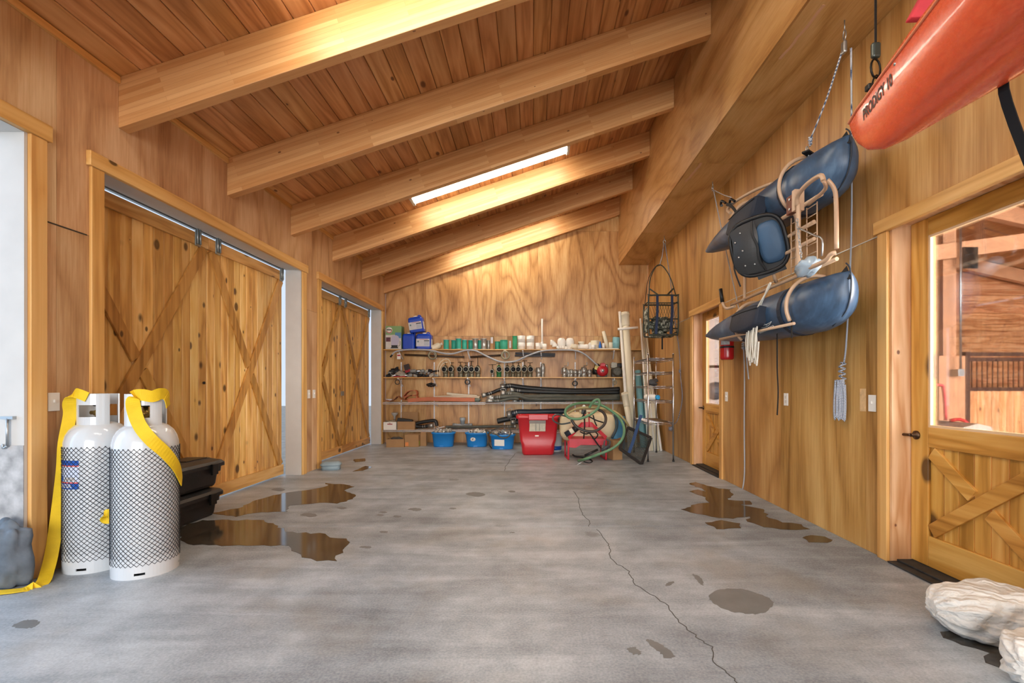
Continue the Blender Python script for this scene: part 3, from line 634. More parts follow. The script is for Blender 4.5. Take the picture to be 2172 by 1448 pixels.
strap('yellow webbing strap hanging down the left of the rear cylinder to the floor',
      [rot_pt(b, 285, .112, 1.08), rot_pt(b, 260, .113, 1.10), rot_pt(b, 235, .116, 1.10), rot_pt(b, 222, .135, 1.04), at(148, 880, 2.96), at(137, 940, 2.93), at(133, 1000, 2.92), at(122, 1090, 2.92), at(112, 1160, 2.89), at(102, 1205, 2.83), onfloor(88, 1240)+V((0, 0, .006)), onfloor(50, 1252)+V((0, 0, .006)), onfloor(0, 1258)+V((0, 0, .006)), onfloor(-90, 1264)+V((0, 0, .006))],
      [(0, 0, 1), (0, 0, 1), (.3, .3, 1), (.73, .68, .4), (.73, .68, 0), (.5, .6, 0), (.5, .6, 0), (.73, .68, 0), (.73, .68, 0), (.73, .68, 0), (.4, 1, 0), (.2, 1, 0), (0, 1, 0), (0, 1, 0)], w=.062)
strap('short folded end of yellow strap poking out between the two cylinders', [(-2.585, 2.91, .35), (-2.60, 2.885, .37), (-2.615, 2.88, .36), (-2.612, 2.883, .335), (-2.59, 2.895, .33)], [(0, .4, 1)]*5, w=.05)
# ------------------------------------------------------------------ stacked black totes by the door
TOTE = mat('tote_black', '#26272a', .42, var=.25, vscale=5, bump=.05)
def tote(z0, label, dy):
    t = thing('storage_tote', label, 'storage tote', (-3.0, 3.90+dy, z0+.002), rz=-.03, group='stacked black totes')
    def rr(hx, hy, z, r=.05, n=5):
        out = []
        for cx, cy, a in ((hx-r, hy-r, 0), (-hx+r, hy-r, 90), (-hx+r, -hy+r, 180), (hx-r, -hy+r, 270)):
            for k in range(n+1): q = math.radians(a+90*k/n); out.append(V((cx+r*math.cos(q), cy+r*math.sin(q), z)))
        return out
    MB().loft([rr(.135, .36, 0), rr(.142, .37, .02), rr(.150, .385, .12), rr(.165, .405, .123), rr(.168, .41, .17)], sm=False).build('body', TOTE, t)
    l = MB().loft([rr(.185, .43, .171), rr(.185, .43, .20), rr(.17, .41, .222), rr(.11, .36, .242), rr(.10, .35, .248)], sm=False).build('lid', TOTE, t)
    MB().box(-.09, .09, -.30, -.06, .248, .254).box(-.09, .09, .06, .30, .248, .254).build('lid_panel', TOTE, l)
    for x, y in ((.186, .25), (.186, -.25)): MB().box(x, x+.022, y-.035, y+.035, .11, .205).build('latch', BLACKP, t, bevel=.004)
    MB().box(-.05, .05, .431, .455, .13, .20).build('latch', BLACKP, t, bevel=.004)
tote(0, 'lower black storage tote on the floor behind the gas cylinders', -.02)
tote(.258, 'upper black storage tote with angular lid stacked behind the gas cylinders', 0)
# boulder in the open doorway
ROCK = mat('slate_rock', '#5d6670', .7, var=.45, bump=.6, bscale=9, vscale=7)
def blob(c, rx, ry, rz_, seed, amp, nu=28, nv=18, flat=0.0, mbt=None, sq=1.0):
    rr = random.Random(seed); D = [(V((rr.gauss(0, 1), rr.gauss(0, 1), rr.gauss(0, 1))).normalized(), rr.uniform(1.5, 7), rr.uniform(0, 6)) for _ in range(10)]
    mb = mbt or MB(); rings = []
    for i in range(nv+1):
        th = PI*i/nv; ring = []
        for k in range(nu):
            ph = 2*PI*k/nu; d = V((math.sin(th)*math.cos(ph), math.sin(th)*math.sin(ph), math.cos(th)))
            q = 1+amp*sum(math.sin(f*d.dot(a)*2+p) for a, f, p in D)/4
            e = V((math.copysign(abs(d.x)**sq, d.x)*rx, math.copysign(abs(d.y)**sq, d.y)*ry, math.copysign(abs(d.z)**sq, d.z)*rz_))*q
            p = V(c)+e; p.z = max(p.z, flat); ring.append(p)
        rings.append(ring)
    return mb.loft(rings)
single(blob((-3.03, 2.695, .16), .155, .06, .20, 5, .16, flat=.001, sq=.85), 'boulder', 'dark slate-grey boulder on the floor at the far left edge', 'rock', ROCK)
# bait box
BAIT = mat('bait_grey', '#8fa3ad', .5, var=.08)
t = thing('bait_box', 'small blue-grey bait box on the floor between the sliding doors', 'bait box', (-2.78, 6.5, 0), rz=.2)
MB().loft([[V((x*.115, y*.085, z)) for x, y in ((-1, -.7), (-.7, -1), (.7, -1), (1, -.7), (1, .7), (.7, 1), (-.7, 1), (-1, .7))] for z in (0, .06)]).build('base', BAIT, t)
MB().loft([[V((x*.115*s, y*.085*s, z)) for x, y in ((-1, -.7), (-.7, -1), (.7, -1), (1, -.7), (1, .7), (.7, 1), (-.7, 1), (-1, .7))] for z, s in ((.061, 1.12), (.075, 1.12), (.10, .95), (.115, .7))]).build('lid', BAIT, t)
# ------------------------------------------------------------------ switches and outlets
def plate(y, z, side, label, kind):
    t = thing('wall_plate', label, 'switch' if kind == 's' else 'outlet', (XL if side < 0 else XR, y, z), group='white wall plates'); s = 1 if side < 0 else -1
    MB().box(min(0.0005*s, .006*s), max(0.0005*s, .006*s), -.036, .036, -.057, .057).build('cover', WHITEP, t, bevel=.002)
    if kind == 's': MB().box(min(.006*s, .016*s), max(.006*s, .016*s), -.005, .005, -.004, .014).build('toggle', WHITEP, t)
    else:
        for q in (-.02, .02): MB().box(min(.006*s, .008*s), max(.006*s, .008*s), -.014, .014, q-.013, q+.013).build('socket', mat('socket_cream', '#d8d3c6', .4), t)
plate(2.94, 1.05, -1, 'white toggle switch on the narrow plywood strip left of the gas cylinders', 's')
plate(6.29, 1.04, -1, 'left one of two white plates between the sliding doors', 's')
plate(6.44, 1.04, -1, 'right one of two white plates between the sliding doors', 's')
plate(5.69, 1.02, 1, 'white switch plate on the right wall just beside the far door', 's')
plate(4.35, 1.025, 1, 'white outlet on the right wall midway between the two doors', 'o')
plate(3.245, 1.03, 1, 'white toggle switch on the right wall beside the near door', 's')
MB().box(XR-.0012, XR-.0002, 3.31, 3.37, .97, 1.13).build('bare_patch', mat('bare_ply', '#d8b483', .8, var=.15, vscale=30), wr)
# ------------------------------------------------------------------ fire extinguisher
t = thing('fire_extinguisher', 'red fire extinguisher with pale label on the right wall under the pontoon boat', 'fire extinguisher', (2.245, 5.45, 1.45))
RED = mat('extinguisher_red', '#b81820', .25, coat=.3)
MB().lathe([(.06, 0), (.072, .012), (.075, .03), (.075, .32), (.06, .36), (.03, .385), (.025, .40)], 28).build('cylinder', RED, t)
MB().lathe([(.02, .40), (.022, .43), (.01, .44)], 12).bar((0, 0, .44), (-.03, -.10, .47), .02, .01).bar((0, 0, .425), (-.03, -.09, .425), .02, .01).build('valve', DARKM, t)
MB().loft([[V((.0762*math.cos(a), .0762*math.sin(a), z)) for z in (.17, .30)] for a in [math.radians(190+10*k) for k in range(9)]], cap=False, open_ring=True).build('label', mat('tag_pale', '#c9cfd0', .5, var=.2, vscale=60), t)
MB().lathe([(.0765, .135), (.0775, .137), (.0775, .155), (.0765, .157)], 28).build('strap', BLACKP, t)
# ------------------------------------------------------------------ pontoon boat hung on its side along the right wall
def pvc():
    t = NT('blue_pvc', .38); v = t.coords((1, 1, 1), False); n = t.noise(v, 3.5, 5, .6); n2 = t.noise(t.vscl(v, (6, 1, 1)), 6, 4, .6)
    t.l(t.ramp(t.math('ADD', t.math('MULTIPLY', n, .6), t.math('MULTIPLY', n2, .4)), (.35, '#2f4257'), (.55, '#415d7c'), (.72, '#62819f')), t.b.inputs['Base Color']); t.bump(n, .1, .01); return t.m
PVC = pvc(); TAN = mat('tan_powder_coat', '#c8a98c', .35); NAVYF = mat('navy_fabric', '#232b3a', .75, var=.2, bump=.2, bscale=30)
BLK = mat('black_webbing', '#16171a', .8); CUSH = mat('blue_cushion', '#3a5876', .55, var=.1)
def rope_mat(name, a, b, sc=75):
    t = NT(name, .7); tc = t.n('TexCoord'); w_ = t.n('TexWave'); w_.bands_direction = 'DIAGONAL'; t.l(tc.outputs['Object'], w_.inputs['Vector']); w_.inputs['Scale'].default_value = sc; w_.inputs['Distortion'].default_value = 1.0
    t.l(t.ramp(w_.outputs['Fac'], (.45, a), (.55, b)), t.b.inputs['Base Color']); return t.m
ROPE = rope_mat('blue_white_rope', '#2f4468', '#d5d9de'); ROPEW = rope_mat('white_rope', '#cfcabb', '#efece2', 60)
boat = thing('pontoon_boat', 'blue two-pontoon fishing boat with tan frame hung sideways along the right wall', 'boat', (2.08, 4.3, 1.5), world=True)
XP = 2.08
def pontoon(zn, zt, yshift=0):
    prof = [(3.02, .012, .075, .10), (3.03, .045, .10, .075), (3.06, .085, .13, .05), (3.12, .125, .16, .025), (3.22, .16, .18, .008), (3.38, .185, .192, 0), (3.7, .192, .195, 0), (4.1, .187, .188, 0), (4.5, .168, .165, 0), (4.9, .135, .13, 0), (5.2, .10, .095, 0), (5.45, .06, .055, 0), (5.56, .035, .03, 0), (5.6, .03, .022, 0)]
    rings = []; n = 28
    for y, a, b, dz in prof:
        y += .07*max(0, min(1, (3.5-y)/.3))
        z = zn+(zt-zn)*(y-3.0)/2.6+dz
        rings.append([V((XP+a*math.sin(2*PI*k/n), y+yshift, z+b*math.cos(2*PI*k/n))) for k in range(n)])
    p = MB().loft(rings).build('pontoon', PVC, boat)
    z0 = zn+.10
    s = MB().tube(cr([(XP, 3.13, zn+.235), (XP-.001, 3.09, zn+.19), (XP, 3.078, zn+.10), (XP, 3.09, zn+.0), (XP, 3.14, zn-.09), (XP, 3.27, zn-.165)], 6), .005, 6).build('seam', mat('seam_dark', '#26303c', .6), p)
    MB().add([(XP-.004, 3.122, zn+.21), (XP-.03, 3.140, zn+.17), (XP-.012, 3.090, zn+.12), (XP-.002, 3.076, zn+.12), (XP-.006, 3.115, zn+.214), (XP-.035, 3.138, zn+.165), (XP-.016, 3.082, zn+.115), (XP-.004, 3.070, zn+.115)], [(0, 1, 2, 3), (7, 6, 5, 4), (0, 4, 5, 1), (1, 5, 6, 2), (2, 6, 7, 3), (3, 7, 4, 0)]).build('end_tab', BLK, p)
    for y in (3.62, 4.5):
        k = (y-3.0)/2.6; z = zn+(zt-zn)*k; r = .197 if y < 4 else .171
        MB().strip([(XP+r*math.sin(a), y, z+r*math.cos(a)) for a in [2*PI*i/24 for i in range(25)]], (0, 1, 0), .05, .004).build('band', NAVYF, p)
    return p
ZU0, ZU1, ZL0, ZL1 = 2.62, 2.75, 1.73, 1.745
pontoon(ZU0, ZU1); pl = pontoon(ZL0, ZL1)
def tube_part(pts, r=.014, n=6, name='frame_tube', m=None): return MB().tube(cr(pts, n), r, 10).build(name, m or TAN, boat)
def hoop(y, zc, r, a0, a1): return [(XP-r*math.sin(a), y, zc+r*math.cos(a)) for a in [math.radians(a0+(a1-a0)*i/8) for i in range(9)]]
zu = lambda y: ZU0+(ZU1-ZU0)*(y-3)/2.6
tube_part(hoop(3.55, zu(3.55), .225, -12, 150)+[(1.99, 3.55, 2.36), (1.99, 3.55, 2.05), (2.0, 3.55, 1.98)], n=3)
tube_part(hoop(4.45, zu(4.45), .20, -12, 150)+[(2.0, 4.45, 2.36), (2.0, 4.45, 2.05), (2.0, 4.45, 1.95)], n=3)
tube_part(hoop(3.45, ZL0, .225, -15, 118), n=3); tube_part(hoop(4.4, ZL0, .20, -15, 140), n=3)
tube_part([(XP+.03, 3.5, zu(3.5)+.235), (XP+.01, 4.05, zu(4)+.235), (XP, 4.2, zu(4.2)+.24)], n=3)
tube_part([(XP, 4.1, zu(4.1)+.235), (2.03, 4.3, zu(4.3)+.25), (1.98, 4.6, zu(4.4)+.26), (1.95, 4.72, zu(4.5)+.22), (1.93, 4.6, zu(4.5)+.14)], n=5)
tube_part([(1.93, 3.15, 2.43), (1.93, 4.6, 2.47)], n=2); tube_part([(2.0, 3.1, 1.985), (2.0, 4.75, 1.965)], n=2)
tube_part([(1.885, 3.4, 1.60), (1.885, 4.75, 1.62)], .011, n=2)
tube_part([(1.98, 4.62, 1.93), (1.95, 4.75, 1.93), (1.93, 4.8, 2.0)], n=4); MB().tube([(1.93, 4.8, 2.0), (1.92, 4.82, 2.14)], .018, 10).build('grip', BLACKP, boat)
for z in (2.30, 2.18): tube_part([(1.97, 3.3, z), (1.97, 4.1, z)], .013, n=2)
# rack and motor mount
loop = []
for (y, z) in ((3.30, 2.40), (3.30, 2.05), (3.27, 1.97), (3.20, 1.945), (3.0, 1.945), (2.94, 1.97)): loop.append((1.86, y, z))
tube_part([(1.80, 2.92, 2.42), (1.80, 2.95, 2.465), (1.81, 3.1, 2.48), (1.83, 3.25, 2.465), (1.85, 3.30, 2.42)]+loop+[(1.88, 2.925, 1.975)], .015, n=5, name='rack_tube')
tube_part([(1.83, 2.93, 2.43), (1.87, 2.93, 2.38), (1.885, 2.93, 2.30), (1.885, 2.925, 2.0)], .013, n=5, name='rack_tube')
tube_part([(1.80, 2.92, 2.42), (1.86, 3.0, 2.40), (1.93, 3.3, 2.42)], .012, n=5, name='rack_tube')
g = MB()
for y in (3.20, 3.32, 3.40, 3.52): g.tube([(1.93, y, 1.98), (1.93, y, 2.40)], .004, 6)
for k in range(7): g.tube([(1.93, 3.20, 2.0+k*.065), (1.93, 3.32, 2.0+k*.065)], .0035, 6).tube([(1.93, 3.40, 2.03+k*.065), (1.93, 3.52, 2.03+k*.065)], .0035, 6)
g.build('rack_grid', TAN, boat)
WB = mat('red_brown_block', '#6d3420', .55, var=.3, vscale=20)
mm = MB().box(1.865, 1.905, 3.37, 3.47, 2.40, 2.53).build('motor_mount', WB, boat, bevel=.004)
MB().box(1.85, 1.92, 3.33, 3.369, 2.39, 2.54).build('mount_plate', TAN, mm, bevel=.003)
for z in (2.43, 2.50): MB().lathe([(.009, 0), (.009, .006)], 8, Matrix.Translation((1.865, 3.42, z)) @ Matrix.Rotation(-PI/2, 4, 'Y')).build('bolt', STEEL, mm)
ch = MB()
for i in range(12): p = V((1.84, 3.28, 2.30)).lerp(V((1.85, 3.25, 2.04)), i/11); ch.tube([p+V((0, .008*math.cos(a), .014*math.sin(a))) if i % 2 else p+V((.008*math.cos(a), 0, .014*math.sin(a))) for a in [2*PI*k/8 for k in range(8)]], .0028, 5, closed=True)
ch.build('chain', STEEL, boat); MB().tube(cr([(1.84, 3.26, 2.24), (1.85, 3.1, 2.14), (1.86, 3.03, 2.09), (1.87, 3.05, 1.99)], 3), .006, 6).build('bracket_rod', STEEL, boat)
blob((1.87, 3.22, 1.96), .06, .10, .055, 9, .3, 16, 10).build('plastic_pouch', mat('clear_pouch', '#a9bccb', .2), boat)
# gear bags
def bag(c, hx, hy, hz, tilt):
    M = Matrix.Translation(c) @ Matrix.Rotation(tilt, 4, 'Y'); rings = []
    for i in range(9):
        u = -1+i/4; s = (1-abs(u)**4*.25); sag = .03*(1-u*u)
        rings.append([M @ V((x*hx*s, u*hy, z*hz*s-sag*(z < 0))) for x, z in ((-1, -.8), (-.8, -1), (.8, -1), (1, -.8), (1, .8), (.8, 1), (-.8, 1), (-1, .8))])
    o = MB().loft(rings).build('gear_bag', NAVYF, boat)
    MB().tube([M @ V((-hx*1.0, -hy*.9, hz*.55)), M @ V((-hx*1.02, 0, hz*.6)), M @ V((-hx, hy*.9, hz*.55))], .004, 6).build('zipper', BLK, o); return o
bag((1.86, 4.12, 2.62), .06, .28, .10, .25); bag((1.87, 4.1, 1.73), .05, .27, .09, .2)
# folding seat
sc = V((1.80, 3.76, 2.265)); nn = V((-.55, -.79, -.27)).normalized(); su = V((0, 0, 1)).cross(nn).normalized(); su = -su if su.y > 0 else su; sv = su.cross(nn) if su.cross(nn).z > 0 else nn.cross(su)
su = (su*math.cos(.18)+sv*math.sin(.18)); sv = (sv-su*sv.dot(su)).normalized()
def sp(u, v, w): return sc+su*u+sv*v+nn*w
def squ(a, hu, hv, e=.62): return math.copysign(abs(math.cos(a))**e, math.cos(a))*hu, math.copysign(abs(math.sin(a))**e, math.sin(a))*hv
SHELL = mat('seat_shell', '#2b2c2d', .4, var=.1)
AN = [2*PI*k/32 for k in range(32)]
seat = MB().loft([[sp(*squ(a, .195*s, .215*s), w_) for a in AN] for s, w_ in ((1.0, 0), (1.0, -.03), (.93, -.09), (.75, -.13), (.4, -.15))]).build('seat', SHELL, boat)
MB().tube([sp(*squ(a, .20, .22), .0) for a in AN], .016, 8, closed=True).build('rim', BLACKP, seat)
rings = []
for i in range(9):
    u = -.185+.19*i/8; h = .195*(1-max(0, -(u+.11))*2.2); rings.append([sp(u+.015*math.sin(v*3), v*h, .045*math.cos(v*1.3)*math.cos((u+.09)*7)+.01) for v in [-1+k/6 for k in range(13)]]+[sp(u, v*h, .0) for v in [1-k/6 for k in range(13)]])
fp = MB().loft(rings, sm=False).build('folded_back', SHELL, seat)
for u, v in ((-.15, .08), (-.15, -.04), (-.10, .14), (-.11, .0), (-.12, -.12), (-.05, -.13)): MB().lathe([(.008, .0), (.007, .004), (.002, .006)], 8, Matrix.Translation(sp(u, v, .045*math.cos(v/.195*1.3)*math.cos((u+.09)*7)+.012)) @ nn.to_track_quat('Z', 'Y').to_matrix().to_4x4()).build('rivet', STEEL, fp)
MB().loft([[sp(.09+x, y, w_) for x, y in [squ(a, .092*s, .165*s, .6) for a in AN]] for s, w_ in ((.95, -.02), (1.0, .005), (.93, .03), (.7, .042), (.2, .046))]).build('cushion', CUSH, seat)
MB().strip(cr([sp(.0, .20, .03), sp(-.01, .1, .06), sp(.005, 0, .065), sp(-.005, -.1, .06), sp(.02, -.2, .03)], 5), nn, .018, .012).build('edge_piping', BLACKP, seat)
MB().strip(cr([sp(-.19, -.05, .0), sp(-.21, -.12, .02), sp(-.20, -.25, .02), sp(-.195, -.27, .02)], 4), su, .012, .004).build('seat_strap', BLK, seat)
MB().bar(sp(-.06, -.235, 0), sp(.15, -.215, -.02), .05, .02, up=nn).build('seat_base', BLACKP, seat)
tube_part([sp(.05, -.23, -.03), sp(.05, -.32, -.08)], .014, n=2)
# clips and straps
for q in ((1.93, 4.72, 2.98), (1.95, 4.55, 2.93)):
    tube_part([(q[0], q[1], q[2]), (q[0]-.02, q[1]+.05, q[2]+.04), (q[0]-.01, q[1]+.09, q[2]+.01), (q[0]-.02, q[1]+.04, q[2]-.01)], .012, 4, 'rod_clip', BLACKP)
MB().strip(cr([(1.93, 4.7, 2.96), (1.9, 4.5, 2.86), (1.9, 4.4, 2.74), (1.9, 4.55, 2.66)], 5), (0, 0, 1), .03, .006).build('strap', BLK, boat)
MB().strip(cr([(1.965, 3.79, 1.57), (1.965, 3.79, 1.3), (1.97, 3.785, 1.1), (1.965, 3.79, .915)], 5), (.3, 1, 0), .04, .003).build('strap', BLK, boat)
MB().strip(cr([(1.895, 3.45, 1.63), (1.89, 3.44, 1.56), (1.895, 3.45, 1.50)], 5), (.3, 1, 0), .04, .003).build('strap', BLK, boat)
MB().bar((2.0, 3.46, 2.87), (2.12, 3.55, 2.87), .05, .012).build('strap_pad', BLK, boat)
# white canoe emblem and lettering on the lower pontoon
WL = mat('white_print', '#c9d0d4', .5)
def pon(y, ang, r=.1985): a = math.radians(ang); return V((XP-r*math.sin(a), y, ZL0+r*math.cos(a)))
em = MB()
for ln in ([(4.0, 112), (3.95, 118), (3.88, 120), (3.80, 117), (3.75, 111)], [(4.0, 112), (3.9, 114.5), (3.82, 114), (3.75, 111)], [(3.93, 113), (3.92, 104), (3.90, 101), (3.89, 106), (3.88, 113)], [(3.96, 102), (3.90, 107), (3.84, 116)]):
    em.tube(cr([pon(y, a, .1935 if y > 3.9 else .195) for y, a in ln], 4), .0035, 5)
em.build('canoe_emblem', WL, pl)
sc_ = MB().tube(cr([pon(4.02-.012*k, 128+(5 if k % 2 else -2)-.25*k, .196) for k in range(24)], 3), .003, 5)
sc_.build('script_lettering', WL, pl)
# white rope coil hanging from the lower pontoon
rp = []
for k in range(7):
    a = k*.9; bx_ = V((1.855+.012*math.sin(k*2.1), 4.0-.028*k+.05, 1.66)); L = .20+.14*abs(math.sin(k*1.7+.4))
    rp += [bx_+V((0, .012, 0)), bx_+V((-.01, .03, -L*.5)), bx_+V((-.008, .012, -L)), bx_+V((-.012, -.012, -L*.95)), bx_+V((-.004, -.022, -L*.45))]
cw = MB().tube(cr(rp, 5), .0065, 6); cw.tube(cr([(1.855, 3.98+.08*math.cos(a), 1.64+.035*math.sin(a)) for a in [2*PI*k/9 for k in range(19)]], 3), .0065, 6)
cw.tube(cr([(1.85, 3.97, 1.65), (1.845, 3.88, 1.78), (1.86, 3.70, 1.93), (1.86, 3.72, 1.94), (1.86, 3.9, 1.75)], 5), .0065, 6)
single(cw, 'rope_coil', 'tangled white rope coil hanging from the lower pontoon', 'rope', ROPEW)
# hoist ropes
def ring_tube(mb, c, u, v, a, b, r): return mb.tube([V(c)+V(u)*(a*math.cos(t))+V(v)*(b*math.sin(t)) for t in [2*PI*k/14 for k in range(14)]], r, 6, closed=True)
rt = thing('hoist_rope', 'blue and white rope with pulley holding the near end of the pontoon boat', 'rope', (2.09, 3.16, 3.6), world=True)
ho = MB(); ho.tube([(2.09, 3.16, 3.599), (2.09, 3.16, 3.53)], .004, 6); ring_tube(ho, (2.09, 3.16, 3.50), (0, 1, 0), (0, 0, 1), .014, .035, .004); ho.build('hook', STEEL, rt)
MB().box(2.078, 2.102, 3.145, 3.185, 3.38, 3.46).build('pulley', STEEL, rt, bevel=.008)
MB().tube(cr([(2.085, 3.18, 3.40), (2.07, 3.33, 3.16), (2.055, 3.50, 2.965)], 4), .006, 8).build('rope', ROPE, rt)
k_ = MB().tube(cr([(2.055+.012*math.sin(a*3), 3.49+.010*math.cos(a*3), 2.93+.06*a/6) for a in range(7)], 4), .008, 6); k_.build('knot', ROPE, rt)
cb = MB(); ring_tube(cb, (2.05, 3.52, 2.895), (0, .5, -.1), (0, .2, 1), .03, .045, .004); cb.build('carabiner', STEEL, rt)
MB().tube(cr([(2.12, 3.14, 3.40), (2.30, 3.40, 2.9), (2.31, 3.42, 2.2), (2.31, 3.47, 1.50), (2.31, 3.50, 1.32)], 5), .006, 8).build('rope', ROPE, rt)
hk = MB(); q = []
for k in range(9):
    y0 = 3.50+.012*math.sin(k*2); q += [V((2.30-.004*k, y0-.03+.008*k, 1.16)), V((2.30-.004*k, y0-.035+.006*k, 1.0)), V((2.295-.004*k, y0-.03+.008*k, .89+.02*abs(math.sin(k*1.3)))), V((2.29-.004*k, y0-.005+.005*k, 1.0)), V((2.295-.004*k, y0-.02+.006*k, 1.18))]
hk.tube(cr(q, 4), .006, 6); hk.tube(cr([(2.297+.022*math.cos(a*1.9), 3.50+.022*math.sin(a*1.9), 1.17+a*.011) for a in range(15)], 3), .0065, 6); hk.build('hank', ROPE, rt)
r2 = thing('hoist_rope', 'thin grey rope from the far ceiling hook to the wall beside the far door', 'rope', (2.16, 5.66, 3.6), world=True)
ho = MB(); ho.tube([(2.16, 5.66, 3.599), (2.16, 5.66, 3.54)], .005, 6); ring_tube(ho, (2.16, 5.66, 3.52), (0, 1, 0), (0, 0, 1), .02, .03, .005); ho.build('hook', STEEL, r2)
GR = rope_mat('grey_rope', '#6a7080', '#d2d2d0', 60)
MB().tube(cr([(2.15, 5.64, 3.50), (2.05, 5.1, 3.22), (1.97, 4.68, 3.02)], 4), .005, 6).build('rope', GR, r2)
MB().tube(cr([(2.17, 5.66, 3.50), (2.26, 5.5, 2.7), (2.32, 5.26, 1.9), (2.322, 5.2, 1.56)], 5), .006, 6).build('rope', GR, r2)
MB().tube(cr([(2.322, 5.19, 1.58), (2.322, 5.17, 1.3), (2.324, 5.18, .7), (2.322, 5.17, .2), (2.31, 5.19, .012)], 5), .007, 6).build('rope', GR, r2)
k2 = MB().tube(cr([(2.31+.008*math.cos(a*2.2), 5.18+.03*math.sin(a*2.2), 1.56+.008*a) for a in range(9)], 3), .007, 6).tube(cr([(2.318, 5.13, 1.58), (2.318, 5.10, 1.4), (2.318, 5.06, 1.22)], 4), .007, 6); k2.build('knot', GR, r2)
MB().box(2.325, 2.3385, 5.13, 5.24, 1.55, 1.58).build('cleat', STEEL, r2)
# ------------------------------------------------------------------ kayak
def kay():
    t = NT('orange_polyethylene', .32); v = t.coords((1, 1, 1), False); n = t.noise(t.vscl(v, (3, 1, 3)), 30, 4, .7)
    t.l(t.ramp(n, (.35, '#e2552f'), (.72, '#ee6a42')), t.b.inputs['Base Color']); t.l(t.ramp(n, (.3, .34), (.7, .20)), t.b.inputs['Roughness']); t.b.inputs['Coat Weight'].default_value = .2; return t.m
KXc = 1.50; KY0 = 2.22
def interp(tab, s):
    for (a, p), (b, q) in zip(tab, tab[1:]):
        if s <= b: u = (s-a)/(b-a); u = u*u*(3-2*u) if False else u; return p+(q-p)*u
    return tab[-1][1]
WT = [(0, .010), (.03, .02), (.1, .042), (.2, .064), (.41, .115), (.69, .185), (1.1, .28), (1.5, .33), (1.9, .285), (2.3, .20), (2.65, .10), (2.9, .03), (3.0, .01)]
KT = [(0, 2.365), (.02, 2.31), (.06, 2.255), (.12, 2.20), (.2, 2.163), (.3, 2.148), (.6, 2.14), (1.5, 2.13), (2.4, 2.14), (2.8, 2.18), (2.95, 2.27), (3.0, 2.365)]
GT = [(0, 2.385), (.3, 2.40), (.7, 2.40), (1.5, 2.40), (2.3, 2.40), (3.0, 2.385)]
def hull(s, a):
    w_, zk, zg = interp(WT, s), interp(KT, s), interp(GT, s)
    x = -w_*abs(math.cos(a))**.75*(1 if math.cos(a) >= 0 else -1); z = zg-(zg-zk)*abs(math.sin(a))**1.15
    if a > PI/2: pass
    g_ = max(0, 1-abs(abs(a-PI/2)-.42)/.09)*min(1, max(0, (s-.38)/.3))*.02
    return V((KXc+x*(1-g_*2), KY0-s, z+g_))
kk_ = thing('kayak', 'orange plastic kayak hung upside up at upper right with bow toward the back', 'kayak', (KXc, .72, 2.13), world=True)
rings = []; NA = 40
ss = [0, .01, .02, .04, .06, .08]+[.10+.02*k for k in range(25)]+[.64, .69, .75, .8, .88, .95, 1.03, 1.1, 1.2, 1.3, 1.4, 1.5, 1.7, 1.9, 2.1, 2.3, 2.5, 2.65, 2.8, 2.9, 2.95, 3.0]
for s in ss: rings.append([hull(s, PI*k/NA) for k in range(NA+1)])
KM = kay()
MB().loft(rings, cap=False, open_ring=True).build('hull', KM, kk_)
rings = []
for s in ss:
    w_, zg = interp(WT, s), interp(GT, s); rings.append([V((KXc+w_*math.cos(PI*k/16), KY0-s, zg+.1*min(1, s*2, (3-s)*2)*math.sin(PI*k/16))) for k in range(17)])
MB().loft(rings, cap=False, open_ring=True).build('deck', KM, kk_)
rim = MB()
for sg in (-1, 1): rim.tube([(KXc+sg*(interp(WT, s)+.002), KY0-s, interp(GT, s)) for s in ss], .006, 6)
rim.build('gunwale_seam', mat('orange_edge', '#e88a62', .35), kk_)
from mathutils.bvhtree import BVHTree
_hv = [p for s in ss for p in [hull(s, PI*k/NA) for k in range(NA+1)]]; _hf = [(i*(NA+1)+k, i*(NA+1)+k+1, (i+1)*(NA+1)+k+1, (i+1)*(NA+1)+k) for i in range(len(ss)-1) for k in range(NA)]
HB = BVHTree.FromPolygons(_hv, _hf)
def ktext(x, y):
    s = .285+x; h = HB.ray_cast(V((KXc-1, KY0-s, interp(GT, s)-.062+y)), V((1, 0, 0))); nn_ = h[1] if h[1].x < 0 else -h[1]
    return h[0]+nn_*.0018
for wd_, of in (('PRODIGY', -.04), ('10', .088)): text_mb(wd_, .050, lambda x, y: ktext(x*.85+of, y*1.3), bold=.0013).build('lettering', mat('black_print', '#2a1a18', .5), kk_)
for s in (.42, .80, 1.2): p = hull(s, .12); MB().lathe([(.006, -.002), (.006, .002), (.002, .004)], 8, Matrix.Translation(p) @ V((-1, 0, -.4)).to_track_quat('Z', 'Y').to_matrix().to_4x4()).build('rivet', STEEL, kk_)
hs = thing('strap_hoist', 'black strap hoist with pulley and carabiner above the kayak bow', 'hoist', (2.0, 2.75, 3.6), world=True)
MB().strip([(2.0, 2.75, 3.599), (2.0, 2.75, 3.15)], (1, .5, 0), .02, .004).build('strap', BLK, hs)
MB().box(1.975, 2.025, 2.735, 2.765, 3.06, 3.15).build('pulley', mat('pulley_grey', '#454b46', .4, .4), hs, bevel=.012)
cb = MB(); ring_tube(cb, (2.0, 2.75, 3.0), (1, .3, 0), (0, 0, 1), .035, .055, .006); cb.build('shackle', DARKM, hs)
cb = MB(); ring_tube(cb, (1.99, 2.74, 2.90), (1, .3, 0), (.2, 0, 1), .022, .055, .005); cb.build('carabiner', DARKM, hs)
MB().box(1.94, 2.02, 2.72, 2.76, 2.865, 2.90).build('buckle', BLACKP, hs, bevel=.006)
for q in (0, .02): MB().tube([(1.97+q, 2.73, 2.86), (1.86+q, 2.5, 2.69), (1.52+q, 2.03, 2.405)], .005, 6).build('cord', BLK, hs)
